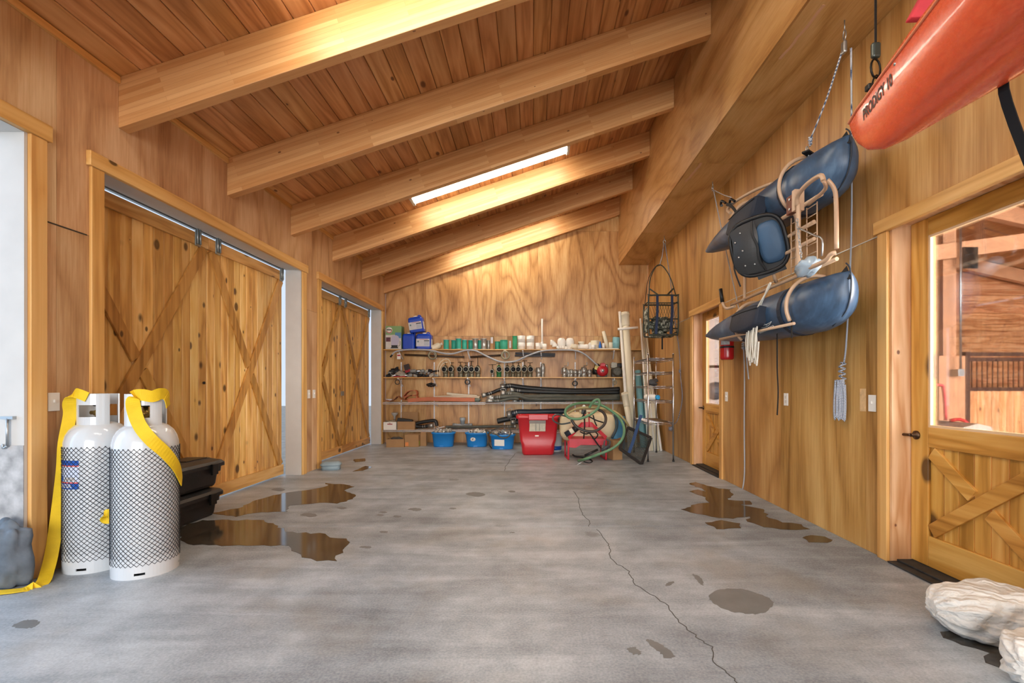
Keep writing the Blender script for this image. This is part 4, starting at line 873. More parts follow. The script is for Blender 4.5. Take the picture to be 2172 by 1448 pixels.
ks = MB().strip(cr([(1.69, 1.59, 2.46), (1.685, 1.587, 2.38), (1.62, 1.587, 2.2), (1.60, 1.59, 2.1), (1.9, 1.66, 1.58), (2.325, 1.78, 1.02)], 6), (0, 1, 0), .035, .004)
single(ks, 'kayak_strap', 'black webbing strap running from under the kayak down to the right wall', 'strap', BLK)
fl_ = thing('life_vest', 'red fabric vest corner with black straps above the kayak bow', 'vest', (1.78, 2.0, 2.72), world=True)
MB().loft([[V((1.64+.3*u-.04*v, 2.06-.1*u, 2.72+.25*v+.02*math.sin(u*9))) + V((0, d, 0)) for u, v in ((0, .1), (.25, -.02), (.6, .02), (1, .25), (1.1, 1), (.45, 1))] for d in (-.02, .02)]).build('panel', mat('red_fabric', '#c93440', .7, var=.2, bump=.3, bscale=20), fl_, bevel=.008)
for q in (0, .05): MB().strip([(1.72+q, 2.02, 2.74), (1.70+q, 2.02, 3.0), (1.80+q, 2.1, 3.595)], (1, 0, .2), .018, .004).build('strap', BLK, fl_)
# ------------------------------------------------------------------ white sacks
_s = NT('white_sack', .8); _v = _s.coords((1, 1, 1)); _n = _s.noise(_v, 5, 4, .6); _w = _s.n('TexWave'); _s.l(_s.vscl(_s.raw, (1, 1, 1.6)), _w.inputs['Vector'])
_w.inputs['Scale'].default_value = 9; _w.inputs['Distortion'].default_value = 9; _w.inputs['Detail'].default_value = 3; _w.inputs['Detail Scale'].default_value = 1.6; _w.bands_direction = 'DIAGONAL'
_s.l(_s.mix(_s.ramp(_s.noise(_s.raw, 14, 5, .7), (.55, 0.0), (.8, .35)), _s.ramp(_n, (.35, '#cfccc5'), (.65, '#e6e4de')), lin('#8f867a')), _s.b.inputs['Base Color']); _s.bump(_w.outputs['Fac'], .40, .012); SACK = _s.m
def sack(c, L, D, H, rz, seed, label):
    rr = random.Random(seed); ph = [rr.uniform(0, 6) for _ in range(8)]; rings = []; M = Matrix.Translation(c) @ Matrix.Rotation(rz, 4, 'Z'); nu, nv = 44, 72
    for i in range(nu+1):
        u = -1+2*i/nu; k = max(.10, (1-abs(u)**4))**.5; ring = []
        for q in range(nv):
            a = 2*PI*q/nv; w_ = (.012+.05*abs(u)**2.5)*math.sin(11*a+ph[0]+2*math.sin(3*u+ph[1]))+.022*math.sin(5*a+4*u+ph[2])+.018*math.sin(7*u+3*a+ph[3])+.012*math.sin(17*u+6*a+ph[4])+.008*math.sin(23*a+9*u+ph[5])
            ca, sa = math.copysign(abs(math.cos(a))**.65, math.cos(a)), math.copysign(abs(math.sin(a))**.75, math.sin(a))
            s_ = k*(1+w_*2.2); z = H*(1+.15*math.sin(2*u+ph[6]))*s_*sa; ring.append(M @ V((u*L, D*s_*ca, max(z, -c[2]+.003))))
        rings.append(ring)
    return single(MB().loft(rings), 'sack', label, 'sack', SACK, 'white sacks by the near door')
sack((2.105, 2.19, .10), .215, .155, .115, -.25, 3, 'full white woven sack on the floor by the near door sill')
sack((2.02, 1.79, .105), .22, .14, .12, .35, 8, 'white woven sack at the bottom right corner in front of the other sack')
single(MB().tube(cr([onfloor(2126, 1410)+V((0, 0, .012)), onfloor(2140, 1414)+V((0, 0, .012)), onfloor(2156, 1412)+V((0, 0, .015)), onfloor(2166, 1402)+V((0, 0, .03))], 4), .010, 8), 'tool_handle', 'short black curved handle on the floor under the sacks', 'handle', BLACKP)
# ------------------------------------------------------------------ hanging tree stand basket
ts = thing('tree_stand', 'camouflage metal tree stand hanging by a rope in the right back corner', 'tree stand', (2.06, 7.5, 1.94), world=True)
OL = mat('olive_steel', '#394038', .5, .2); CAMO = NT('camouflage', .85); _v = CAMO.coords((1, 1, 1)); CAMO.l(CAMO.ramp(CAMO.noise(_v, 22, 3, .6), (.42, '#2d2f28'), (.5, '#6f7262'), (.6, '#c3c4b4')), CAMO.b.inputs['Base Color'])
x0, x1, z0, z1, ya, yb = 1.82, 2.28, 1.95, 2.57, 7.40, 7.72
def rloop(y, za, zb, r=.013): return MB().tube(cr([(x0, y, za+.06), (x0, y, zb-.03), (x0+.03, y, zb), (x1-.03, y, zb), (x1, y, zb-.03), (x1, y, za+.06), (x1-.06, y, za), (x0+.06, y, za)], 4, True), r, 8, closed=True)
rloop(ya, z0, z1).build('front_frame', OL, ts); rloop(yb, z0, z1-.1).build('rear_frame', OL, ts)
for z in (2.05, 2.20, 2.45): MB().tube([(x0, ya, z), (x1, ya, z)], .009, 8).build('cross_bar', OL, ts)
for x in (x0, x1):
    for z in (2.0, 2.47): MB().tube([(x, ya, z), (x, yb, z)], .010, 8).build('side_bar', OL, ts)
MB().tube(cr([(x0+.03, 7.5, z1), (1.88, 7.56, 2.85), (1.98, 7.62, 3.06), (2.06, 7.64, 3.11), (2.14, 7.62, 3.04), (2.22, 7.56, 2.85), (x1, 7.5, z1)], 5), .009, 8).build('hoop', OL, ts)
MB().tube(cr([(x0-.01, 7.6, z1-.1), (1.86, 7.62, 2.84), (1.97, 7.66, 3.06), (2.06, 7.66, 3.10)], 5), .005, 6).build('cable', BLK, ts)
for s_ in (-1, 1): MB().bar((2.05+s_*.06, ya+.02, z1), (2.05+s_*.19, ya+.12, z1+.13), .02, .02).build('toothed_arm', OL, ts)
for x in (1.95, 2.18): MB().strip(cr([(x, ya-.02, 2.57), (x, ya-.022, 2.3), (x-.015, ya-.03, 2.1), (x-.02, ya-.02, 1.96)], 4), (1, 0, 0), .04, .004).build('strap', mat('navy_strap', '#233352', .8), ts)
mm = MB()
for k in range(11):
    u = k/10; mm.tube([(x0+.02+(x1-x0-.04)*u, ya+.02, 2.0), (x0+.02+(x1-x0-.04)*min(1, u+.35), ya+.02, 2.0+.45*min(1, (1-u)/.35))], .003, 4).tube([(x1-.02-(x1-x0-.04)*u, ya+.02, 2.0), (x1-.02-(x1-x0-.04)*min(1, u+.35), ya+.02, 2.0+.45*min(1, (1-u)/.35))], .003, 4)
tag(mm.build('expanded_mesh', OL, ts), kind='stuff')
blob((2.05, 7.56, 2.11), .19, .12, .13, 3, .25, 24, 16).build('padded_seat', CAMO.m, ts); blob((1.82, 7.55, 2.2), .03, .13, .20, 4, .3, 16, 12).build('side_pad', CAMO.m, ts); blob((2.05, 7.57, 1.95), .20, .13, .03, 8, .2, 20, 8).build('bottom_pad', CAMO.m, ts)
MB().strip([(2.06, 7.5, 1.93), (2.06, 7.5, 1.73)], (1, 0, 0), .025, .004).build('strap', BLK, ts)
r3 = thing('hoist_rope', 'thin white and blue rope holding the camouflage tree stand from the soffit', 'rope', (2.18, 7.83, 3.6), world=True)
ho = MB().tube([(2.15, 7.7, 3.599), (2.15, 7.7, 3.53)], .005, 6); ring_tube(ho, (2.15, 7.7, 3.50), (1, 0, 0), (0, 0, 1), .02, .03, .006); ho.build('hook', STEEL, r3)
MB().tube([(2.14, 7.7, 3.47), (2.10, 7.65, 3.25), (2.06, 7.65, 3.115)], .006, 6).build('rope', ROPE, r3)
MB().tube(cr([(2.16, 7.7, 3.47), (2.25, 7.72, 2.9), (2.31, 7.7, 2.3), (2.315, 7.45, 1.7), (2.32, 7.4, 1.3), (2.32, 7.32, .95), (2.31, 7.5, .62), (2.29, 7.72, .5), (2.28, 7.78, .46)], 6), .007, 6).build('rope', rope_mat('dark_rope', '#454a60', '#a9a9b4', 60), r3)
blob((2.315, 7.42, 1.38), .02, .02, .03, 2, .3, 10, 8).build('knot', MATS['dark_rope'], r3); blob((2.28, 7.79, .44), .035, .035, .035, 2, .5, 12, 8).build('end_knot', MATS['dark_rope'], r3)
# ------------------------------------------------------------------ shelving on the back wall
Z1, Z2, Z3, Z4 = 1.872, 1.322, .825, .292
def X(px, Y=9.40): return (px-1130)/1000*Y
def rot(ax, deg): return Matrix.Rotation(math.radians(deg), 4, ax)
def T(x, y, z): return Matrix.Translation((x, y, z))
BRK = mat('white_bracket', '#eceef2', .4)
for nm, z, x1, lab in (('wall_shelf', Z1, 2.19, 'upper long pine shelf on the back wall holding spools and fittings'), ('wall_shelf', Z2, 2.0, 'lower long pine shelf on the back wall holding valves and engines')):
    t = thing(nm, lab, 'shelf', (-.4, 9.42, z-.022), group='long pine shelves', world=True)
    MB().box(-2.94, x1, 9.27, 9.575, z-.02, z).build('board', SHELFW, t, bevel=.002)
    for px in (848, 921, 993, 1070, 1109, 1147, 1220, 1301):
        x = X(px); b_ = MB().box(x-.012, x+.012, 9.29, 9.57, z-.036, z-.0205).build('bracket', BRK, t)
        MB().bar((x, 9.32, z-.03), (x+.02, 9.55, z-.18), .02, .014).build('bracket_strut', BRK, b_)
for k, px in enumerate((851, 921, 994, 1070, 1109, 1147, 1220, 1300)):
    x = X(px, 9.56); mb = MB().box(x-.011, x+.011, 9.562, 9.5795, .22, 1.63)
    o = single(mb, 'shelf_standard', ORD[k]+' white slotted shelf standard from the left on the back wall', 'shelf standard', BRK, 'white shelf standards')
    sl_ = MB()
    for q in range(45): sl_.box(x-.004, x+.004, 9.5605, 9.5618, .25+q*.03, .262+q*.03)
    c_ = sl_.build('slots', mat('slot_dark', '#54504c', .8), None); tag(c_, kind='stuff'); c_.parent = o; c_.matrix_parent_inverse = Matrix.Translation(-V(o.location))
def wire_shelf(x0, x1, z, y0, lab):
    t = thing('wire_shelf', lab, 'shelf', ((x0+x1)/2, y0, z), group='white wire shelves', world=True)
    for dz in (0, -.028): MB().tube([(x0, y0, z+dz), (x1, y0, z+dz)], .006, 6).build('front_rod', BRK, t)
    for y in (9.40, 9.55): MB().tube([(x0, y, z-.004), (x1, y, z-.004)], .003, 6).build('long_rod', BRK, t)
    w_ = MB(); n = int((x1-x0)/.028)
    for i in range(n+1):
        x = x0+(x1-x0)*i/n; w_.tube([(x, 9.57, z), (x, y0, z), (x, y0, z-.028)], .0032, 3)
    tag(w_.build('cross_wires', BRK, t, recalc=False), kind='stuff')
    x = x0+.3
    while x < x1: MB().bar((x, y0+.04, z-.012), (x, 9.56, z-.09), .012, .012).build('support_arm', BRK, t); x += .68
wire_shelf(-2.90, -.92, Z3, 9.12, 'upper left white wire shelf carrying orange hose and canvas')
wire_shelf(-.91, 1.75, Z3+.008, 9.12, 'upper right white wire shelf carrying black hoses')
wire_shelf(-2.90, -.92, Z4, 9.12, 'lower left white wire shelf carrying boxes and a grey tee')
wire_shelf(-.91, 1.2, Z4-.012, 9.12, 'lower right white wire shelf behind the blue tubs')
# ---- top shelf
def tex_box(w, d, h, z0, px, Y, name, label, cat, m, rz=0, group=None, bevel=.003):
    t = thing(name, label, cat, (X(px, Y), Y, z0), rz, group); MB().box(-w/2, w/2, -d/2, d/2, 0, h).build('carton', m, t, bevel=bevel); return t
t = tex_box(.31, .20, .46, Z1+.001, 838, 9.42, 'sprayer_box', 'green and white boxed garden sprayer at left end of top shelf', 'box', mat('box_green', '#7fa56b', .5), .0)
fy = -.1008
MB().box(-.153, .153, fy-.0004, fy+.0006, .004, .285).build('lower_print', mat('box_white', '#cfcbc4', .5, var=.1, vscale=12), t)
MB().lathe([(.001, 0), (.062, 0), (.062, .001), (.001, .001)], 28, T(-.088, fy-.0006, .375) @ rot('X', 90)).build('round_emblem', WHITEP, t)
MB().strip(cr([(-.088+.05*math.cos(a), fy-.002, .375+.05*math.sin(a)) for a in [math.radians(200+20*k) for k in range(10)]], 3), (0, 0, 1), .012, .001).build('red_swoosh', mat('swoosh_red', '#b02632', .5), t)
MB().box(-.14, -.045, fy-.0022, fy-.0008, .372, .395).build('emblem_word', mat('emblem_dark', '#4d5a4e', .5), t)
MB().box(.03, .15, fy-.0012, fy, .22, .33).build('blue_panel', mat('box_blue', '#4e86b4', .5), t); MB().box(-.15, -.06, fy-.0012, fy, .15, .235).build('fruit_panel', mat('box_maroon', '#5d3040', .5, var=.5, vscale=30), t)
mb = MB().prism([(-.05, .08), (.085, .08), (.11, .17), (.10, .25), (.06, .275), (-.02, .275), (-.045, .22)], .002, T(0, fy-.001, 0) @ M_XZ); mb.build('sprayer_picture', mat('box_lilac', '#b9b6cc', .5), t)
MB().prism([(-.06, .02), (.10, .02), (.075, .05), (.08, .08), (-.045, .08), (-.04, .05)], .002, T(0, fy-.001, 0) @ M_XZ).tube(cr([(.08, fy-.003, .06), (.125, fy-.003, .08), (.13, fy-.003, .16)], 4), .004, 5).build('sprayer_base', BLACKP, t)
JB = mat('jerrican_blue', '#0f46c0', .35, coat=.2); LBL = mat('jug_label', '#c9ccd2', .5, var=.06, vscale=40)
def jerrican(x, y, z, label, lab=True, ry=0.0, wide=.235, rz=0):
    t = thing('jerrican', label, 'jerrican', (x, y, z), group='blue jerricans', rot=(0, ry, rz)); w_, d, h = wide/2, .105, .305
    def rr(s, zz, sx=0): return [V((p*w_*s, q*d*s, zz)) for p, q in ((-1, -.75), (-.8, -1), (.8, -1), (1, -.75), (1, .75), (.8, 1), (-.8, 1), (-1, .75))]
    MB().loft([rr(.93, 0), rr(1, .015), rr(1, h-.05), rr(.96, h-.02), rr(.80, h)], sm=False).build('body', JB, t, bevel=.004)
    MB().lathe([(.036, h), (.038, h+.004), (.038, h+.026), (.03, h+.03)], 18, T(-.01 if not lab else .0, 0, 0)).build('cap', WHITEP, t)
    MB().tube(cr([(.05, 0, h-.01), (.06, 0, h+.03), (.10, 0, h+.02), (.11, 0, h-.035)], 4), .011, 8).build('handle', JB, t)
    if lab:
        l_ = MB().box(-w_*.98, w_*.86, -d-.0012, -d-.0002, .055, .205).build('label', LBL, t); MB().box(w_+.0002, w_+.0012, -d*.7, d*.7, .055, .205).build('side_label', LBL, t)
        MB().box(-w_*.5, w_*.6, -d-.002, -d-.0013, .19, .197).build('red_line', mat('label_pink', '#b8566a', .5), l_)
        MB().box(w_*.1, w_*.8, -d-.002, -d-.0013, .155, .175).build('dark_line', mat('label_dark', '#39414a', .5), l_)
        for k in range(4): MB().box(w_*.1, w_*.75, -d-.002, -d-.0013, .075+k*.018, .083+k*.018).build('text_line', mat('label_grey_line', '#98a4b8', .5), l_)
        MB().lathe([(.001, 0), (.017, 0), (.017, .0008), (.001, .0008)], 14, T(-w_*.7, -d-.0013, .15) @ rot('X', 90)).build('round_mark', mat('label_teal', '#6c8890', .5), l_)
    return t
YJ = 9.40
jerrican(X(869, YJ), YJ, Z1+.001, 'plain blue jerrican next to the green box on the top shelf', False, wide=.245)
jerrican(X(900.5, YJ), YJ, Z1+.001, 'right-hand blue jerrican with white label on the top shelf', True, wide=.29)
jerrican(X(886, YJ)+.005, YJ, Z1+.338, 'tilted blue jerrican with white label stacked on top of two others', True, ry=math.radians(-9), wide=.28)
t = thing('cream_jug', 'cream plastic jug lying on its side beside the blue jerricans', 'jug', (X(926), 9.40, Z1+.062), rot=(0, math.radians(62), .3))
MB().lathe([(.02, -.11), (.055, -.105), (.06, -.09), (.06, .05), (.045, .075), (.022, .085), (.022, .10)], 18).build('body', mat('cream_plastic', '#d9d3bd', .45), t); MB().lathe([(.027, .10), (.027, .125), (.02, .127)], 14).build('cap', WHITEP, t)
TEAL = mat('teal_wire', '#35ab96', .45); TEAL2 = mat('teal_roll', '#3bab8e', .5); WIRE = mat('steel_wire', '#a9a9a4', .3, .6); FLN = mat('spool_flange', '#c2c6c4', .35, .4); GRN = mat('green_spool', '#37a878', .5)
def spool(px, label, m, r=.052, h=.195, Y=9.40, fl=.07, tilt=0, z0=None, grp='wire spools on the top shelf', fm=None):
    t = thing('wire_spool', label, 'spool', (X(px, Y), Y, (z0 or Z1)+.001+abs(math.sin(tilt))*fl), group=grp, rot=(0, tilt, R.uniform(0, 3)))
    MB().lathe([(r*.9, .006), (r, .012), (r, h-.012), (r*.9, h-.006)], 22).build('winding', m, t)
    for z in (0, h-.006): MB().lathe([(.012, z), (fl, z), (fl, z+.006), (.012, z+.006)], 22).build('flange', fm or FLN, t)
    s_ = MB().tube([(r+.002, 0, .008), (r+.002, 0, h-.008)], .0025, 5); s_.build('wire_tail', FLN, t); return t
for px, lb, m, Y, kw in ((946.5, 'teal wire spool standing alone beside the cream jug', TEAL, 9.40, {}), (963, 'teal wire spool half behind the taller leaning teal spool', TEAL, 9.49, {}), (972.5, 'taller slightly leaning teal wire spool', TEAL, 9.36, dict(h=.21, tilt=.04)),
    (985, 'teal wire spool right of the leaning teal spool', TEAL, 9.42, dict(r=.048, fl=.06)), (999, 'teal wire spool half hidden behind the left silver spool', TEAL, 9.49, {}), (1008, 'left and larger silver wire spool', WIRE, 9.345, dict(h=.21)),
    (1018, 'teal wire spool squeezed between the two larger silver spools', TEAL, 9.49, dict(r=.045, fl=.055)), (1026, 'middle silver wire spool beside the cardboard strip', WIRE, 9.345, dict(h=.208)), (1036.5, 'smallest silver wire spool against the upright cardboard strip', WIRE, 9.43, dict(r=.04, h=.185, fl=.046)),
    (1055, 'short teal roll right of the upright cardboard strip', TEAL2, 9.46, dict(r=.05, h=.165, fl=.056, fm=TEAL2)), (1069, 'wide teal roll beside the tall cardboard box', TEAL2, 9.385, dict(r=.08, h=.185, fl=.084, fm=TEAL2)), (1092, 'tall bright green tube spool beside the white rolls', GRN, 9.37, dict(r=.047, h=.265, fl=.055, fm=GRN))):
    spool(px, lb, m, Y=Y, **kw)
CARD = mat('cardboard', '#a8835a', .8, var=.08)
t = tex_box(.062, .1, .27, Z1+.001, 1043.5, 9.40, 'carton', 'narrow upright cardboard box with pale sticker among the wire spools', 'box', CARD); MB().box(-.02, .024, -.0515, -.0502, .12, .24).build('sticker', LBL, t)
t = tex_box(.085, .12, .265, Z1+.001, 1080.5, 9.42, 'carton', 'upright cardboard box with sticker beside the bright green spool', 'box', CARD); MB().box(0, .035, -.0615, -.0602, .03, .17).build('sticker', LBL, t)
PVCW = mat('pvc_white', '#f2f0ea', .35); PVCC = mat('pvc_cream', '#eae2ca', .4); PVCT = mat('pvc_teal', '#86bcc6', .4); PVCG = mat('pvc_grey', '#9ba3a8', .4)
def pipe_piece(M, r, h, m, name, label, cat, grp, extra=None, wall=.86):
    t = thing(name, label, cat, (0, 0, 0), group=grp); t.matrix_world = M
    MB().lathe([(r*wall, 0), (r, 0), (r, h*.45), (r*1.015, h*.46), (r*1.015, h*.54), (r, h*.55), (r, h), (r*wall, h), (r*wall, .004)], 22).build('shell', m, t)
    return t
G1 = 'white pipe fittings on the top shelf'
for px, up, lb in ((1106, 0, 'lower left of four stacked white couplings'), (1106, 1, 'upper left of four stacked white couplings'), (1125, 0, 'lower right of four stacked white couplings'), (1125, 1, 'upper right of four stacked white couplings')):
    pipe_piece(T(X(px), 9.40, Z1+.001+up*.137), .078, .135, PVCW, 'pipe_coupling', lb, 'pipe fitting', G1)
pipe_piece(T(X(1141.5), 9.38, Z1+.001), .055, .13, PVCW, 'pipe_coupling', 'single white coupling just left of the upright riser pipe', 'pipe fitting', G1)
t = thing('riser_pipe', 'tall thin white riser pipe standing in a tee on the top shelf', 'pipe', (X(1150), 9.45, Z1+.001), group=G1)
MB().lathe([(.02, 0), (.02, .62), (.016, .62), (.016, .61)], 14).build('pipe', PVCW, t); MB().lathe([(.03, 0), (.03, .15), (.026, .155), (.021, .156)], 14).tube([(-.04, 0, .06), (.04, 0, .06)], .028, 12).build('tee', PVCW, t)
pipe_piece(T(X(1155), 9.36, Z1+.001), .045, .11, PVCW, 'pipe_coupling', 'short white coupling in front of the riser pipe', 'pipe fitting', G1)
def elbow(px, label, r, R0, Y=9.38, flat=False, m=None, a0=0, a1=90, M=None):
    t = thing('pipe_elbow', label, 'pipe fitting', (X(px, Y), Y, Z1+.001), group=G1)
    pts = [(R0*math.cos(math.radians(a))-R0*.5, 0, R0*math.sin(math.radians(a))) for a in [a0+(a1-a0)*k/8 for k in range(9)]]
    if M: pts = [M @ V(p) for p in pts]
    mn = min(p[2] for p in pts); pts = [V(p)+V((0, 0, r-mn if flat else -mn+.001)) for p in pts]
    MB().tube(pts, [r*1.12, r*1.12, r*1.12, r, r, r, r*1.12, r*1.12, r*1.12], 18).build('bend', m or PVCW, t); return t
elbow(1172, 'rounded white elbow beside the riser pipe', .05, .09, flat=True)
for px, lb in ((1191, 'left of two tall white domed caps'), (1209, 'right of two tall white domed caps')):
    t = thing('domed_fitting', lb, 'pipe fitting', (X(px, 9.44), 9.44, Z1+.001), group=G1)
    MB().lathe([(.078, 0), (.08, .005), (.08, .09), (.084, .095), (.084, .17), (.075, .205), (.05, .23), (.001, .238)], 24).build('shell', PVCW, t)
for k in range(5):
    pipe_piece(T(X(1182+4.5*k, 9.33), 9.325+.01*(k % 2), Z1+.03) @ rot('Z', 20+40*k) @ rot('X', 80), .028, .06, PVCW, 'small_elbow', ORD[k]+' small white fitting from the left in front of the domed caps', 'pipe fitting', G1+' jumble')
t = thing('pipe_wye', 'white sanitary tee lying on its side in front of other fittings', 'pipe fitting', (X(1232, 9.35), 9.35, Z1+.052), group=G1)
MB().lathe([(.045, -.15), (.052, -.15), (.052, -.09), (.048, -.088), (.048, .09), (.052, .092), (.052, .15), (.045, .15)], 18, rot('Y', 90)).build('run', PVCW, t)
MB().tube([(-.05, 0, 0), (-.13, -.02, -.0), (-.19, -.03, .02)], .045, 16).build('branch', PVCC, t)
elbow(1246, 'angled white elbow standing up behind the white tee', .055, .13, Y=9.45, a0=0, a1=55); 
t = thing('pipe_ring', 'white pipe collar lying on top behind the tee', 'pipe fitting', (X(1233, 9.47), 9.47, Z1+.001), group=G1); MB().lathe([(.035, 0), (.055, 0), (.055, .13), (.062, .135), (.062, .165), (.035, .165), (.03, .15)], 18).build('shell', PVCC, t)
pipe_piece(T(X(1262, 9.44), 9.44, Z1+.001), .088, .18, PVCC, 'pipe_coupling', 'wide cream coupling behind the blue glove shape', 'pipe fitting', G1, wall=.9)
pipe_piece(T(X(1258.5, 9.33), 9.33, Z1+.001), .04, .085, PVCW, 'pipe_coupling', 'small white reducer in front of the wide cream coupling', 'pipe fitting', G1)
t = thing('blue_bottle', 'small blue plastic bottle between white fittings on the top shelf', 'bottle', (X(1273, 9.36), 9.36, Z1+.001)); MB().lathe([(.018, 0), (.026, .04), (.028, .07), (.018, .11), (.012, .14), (.012, .155)], 12).build('body', mat('bright_blue', '#1f6fd0', .4), t)
pipe_piece(T(X(1289, 9.43), 9.43, Z1+.02) @ rot('Y', -14), .036, .36, PVCC, 'pipe_offcut', 'leaning cream pipe offcut near right end of the top shelf', 'pipe', G1)
pipe_piece(T(X(1280, 9.44), 9.44, Z1+.001), .03, .13, PVCW, 'pipe_offcut', 'short white pipe stub left of the leaning cream offcut', 'pipe', G1)
pipe_piece(T(X(1295.5, 9.36), 9.36, Z1+.001), .04, .14, PVCC, 'pipe_offcut', 'cream pipe stub beside the teal pipe piece', 'pipe', G1)
pipe_piece(T(X(1306, 9.38), 9.38, Z1+.02) @ rot('Y', 4), .075, .22, PVCT, 'pipe_offcut', 'short wide teal pipe piece at right end of the top shelf', 'pipe', G1)
single(MB().box(X(1266, 9.3), X(1312, 9.3), 9.275, 9.30, Z1+.001, Z1+.018), 'pipe_strip', 'thin cream strip lying along the shelf edge at right', 'strip', PVCC)
# conduit hose and things hung beneath the top shelf
hp = [(831, 753), (838, 746), (855, 742), (885, 741), (915, 743), (940, 749), (960, 750), (978, 745), (992, 742), (1010, 744), (1030, 754), (1055, 765), (1072, 768), (1095, 765), (1120, 754), (1150, 744), (1185, 742), (1220, 743), (1240, 751), (1258, 766), (1268, 775)]
t = thing('flexible_conduit', 'long wavy grey hose strung along under the top shelf', 'hose', at(831, 753, 9.24), world=True)
MB().tube(cr([at(a, b, 9.24) for a, b in hp], 5), .016, 8).build('hose', mat('hose_grey', '#a8acb2', .45), t)
MB().tube([at(828, 757, 9.24), at(832, 752, 9.24)], .018, 8).build('end_fitting', BLACKP, t)
for px, lb in ((917, 'pipe flange ring hanging under the left part of the top shelf'), (1072, 'pipe flange ring hanging under the middle of the top shelf')):
    t = thing('pipe_flange', lb, 'flange', at(px, 753, 9.25), group='hung flange rings')
    MB().lathe([(.055, -.012), (.09, -.012), (.09, .012), (.055, .012), (.055, -.011)], 28, rot('X', 90), cap=False).build('ring', mat('old_brass', '#8f8a72', .5, .5), t)
    MB().tube([(0, 0, .05), (0, .02, .10)], .006, 6).build('hanger', BRK, t)
t = thing('paper_tag', 'white and red paper tag hanging under the top shelf near the left end', 'tag', at(846, 755, 9.25)); MB().box(-.035, .035, -.002, .002, -.06, .05).build('card', WHITEP, t); MB().box(-.03, .03, -.003, -.0021, .0, .03).build('red_band', mat('swoosh_red', '#b02632', .5), t); MB().tube([(0, 0, .05), (0, 0, .1)], .002, 5).build('string', WHITEP, t)
DP = mat('dark_pipe', '#4b3a2c', .5); 
for a, b, m, r, lb in (((858, 752), (984, 757), DP, .02, 'dark brown pipe stored under the left half of the top shelf'), ((998, 757), (1066, 753), DP, .02, 'dark brown pipe stored under the middle of the top shelf'), ((1093, 749), (1177, 751), mat('pipe_slate', '#5b5f66', .45), .022, 'upper of two slate grey pipes under the top shelf'), ((1092, 754), (1176, 755), mat('pipe_slate', '#5b5f66', .45), .018, 'lower of two slate grey pipes under the top shelf')):
    t = thing('stored_pipe', lb, 'pipe', at(*a, 9.47), group='pipes stored under the shelf', world=True); MB().tube([at(*a, 9.47), at(*b, 9.47)], r, 12).build('pipe', m, t); MB().tube([at(*b, 9.47), at(b[0]+.6, b[1], 9.47)], r*1.15, 12).build('end_cap', m, t)
# ---- middle shelf: valves
VB = mat('weathered_bronze', '#7d7a68', .4, .6, var=.2); VG = mat('valve_green', '#1f6b3a', .45); VS = mat('cast_aluminium', '#a9aaa6', .38, .75, var=.1, vscale=25); HOLE = mat('bore_shade', '#101216', .6)
def valve(x, y, lab, body=VB, s=1.0, hstem=.14, hand=.06, rz=0):
    t = thing('gate_valve', lab, 'valve', (x, y, Z2+.001), rz, 'valves on the middle shelf')
    MB().lathe([(.05*s, 0), (.05*s, .02), (.045*s, .025), (.045*s, .07*s), (.050*s, .075*s), (.05*s, .13*s), (.054*s, .16*s), (.05*s, .19*s), (.035*s, .215*s), (.022*s, .235*s), (.016*s, .24*s)], 20, T(0, .02, 0)).build('body', body, t)
    p = MB().lathe([(.047*s, 0), (.056*s, 0), (.056*s, .022), (.054*s, .026), (.054*s, .10), (.047*s, .10), (.044*s, .09), (.047*s, .004)], 24, T(0, -.09, .155*s) @ rot('X', -90), cap=False).build('port', mat('worn_rim', '#b3b09e', .4, .35), t)
    MB().lathe([(.001, 0), (.0467*s, 0), (.0467*s, .004), (.001, .004)], 20, T(0, -.06, .155*s) @ rot('X', -90)).build('bore_disc', HOLE, p)  # dark disc in the hollow port stands for the shade inside
    h = MB().tube([(0, .02, .235*s), (0, .02, .24*s+hstem)], .006, 8).build('stem', DARKM, t); a = R.uniform(-.5, .5)
    MB().tube([(-hand*math.cos(a), .02-hand*math.sin(a), .24*s+hstem), (hand*math.cos(a), .02+hand*math.sin(a), .24*s+hstem)], .005, 6).build('t_handle', DARKM, h); return t
vp = [(943.5, 1), (957, 1), (975.7, 1), (987.6, 1), (999.3, 1), (1012.6, 1), (1044, .72), (1058, 1), (1075.7, 1), (1088, 1), (1099.5, 1), (1112.5, 1), (1124.5, 1)]
NAMES = ['leftmost of the bronze valves on the middle shelf with pale tubing over it'] + [w_+' bronze valve from the left on the middle shelf' for w_ in ORD[1:5]] + ['bronze valve with tall stem at the end of the left row', 'small aluminium valve standing just left of the green valve', 'green painted valve among bronze valves', 'first bronze valve right of the green one'] + [w_+' bronze valve right of the green one' for w_ in ORD[1:5]]
for i, (px, s) in enumerate(vp):
    valve(X(px, 9.38), 9.42, NAMES[i], VG if i == 7 else (VS if i == 6 else VB), s, hstem=[.06, .05, .06, .05, .08, .16, .08, .04, .05, .05, .05, .09, .05][i], hand=.05 if i not in (5, 6) else .085, rz=R.uniform(-.12, .12))
single(MB().tube(cr([at(929, 797, 9.3), at(928, 782, 9.3), at(934, 768, 9.32), at(945, 761, 9.36), at(953, 764, 9.4), at(956, 772, 9.42)], 5), .006, 6).tube(cr([at(933, 797, 9.3), at(933, 782, 9.3), at(940, 770, 9.33), at(950, 768, 9.38)], 5), .006, 6), 'clear_tubing', 'loop of pale clear tubing draped over the leftmost valves', 'tubing', PVCC)
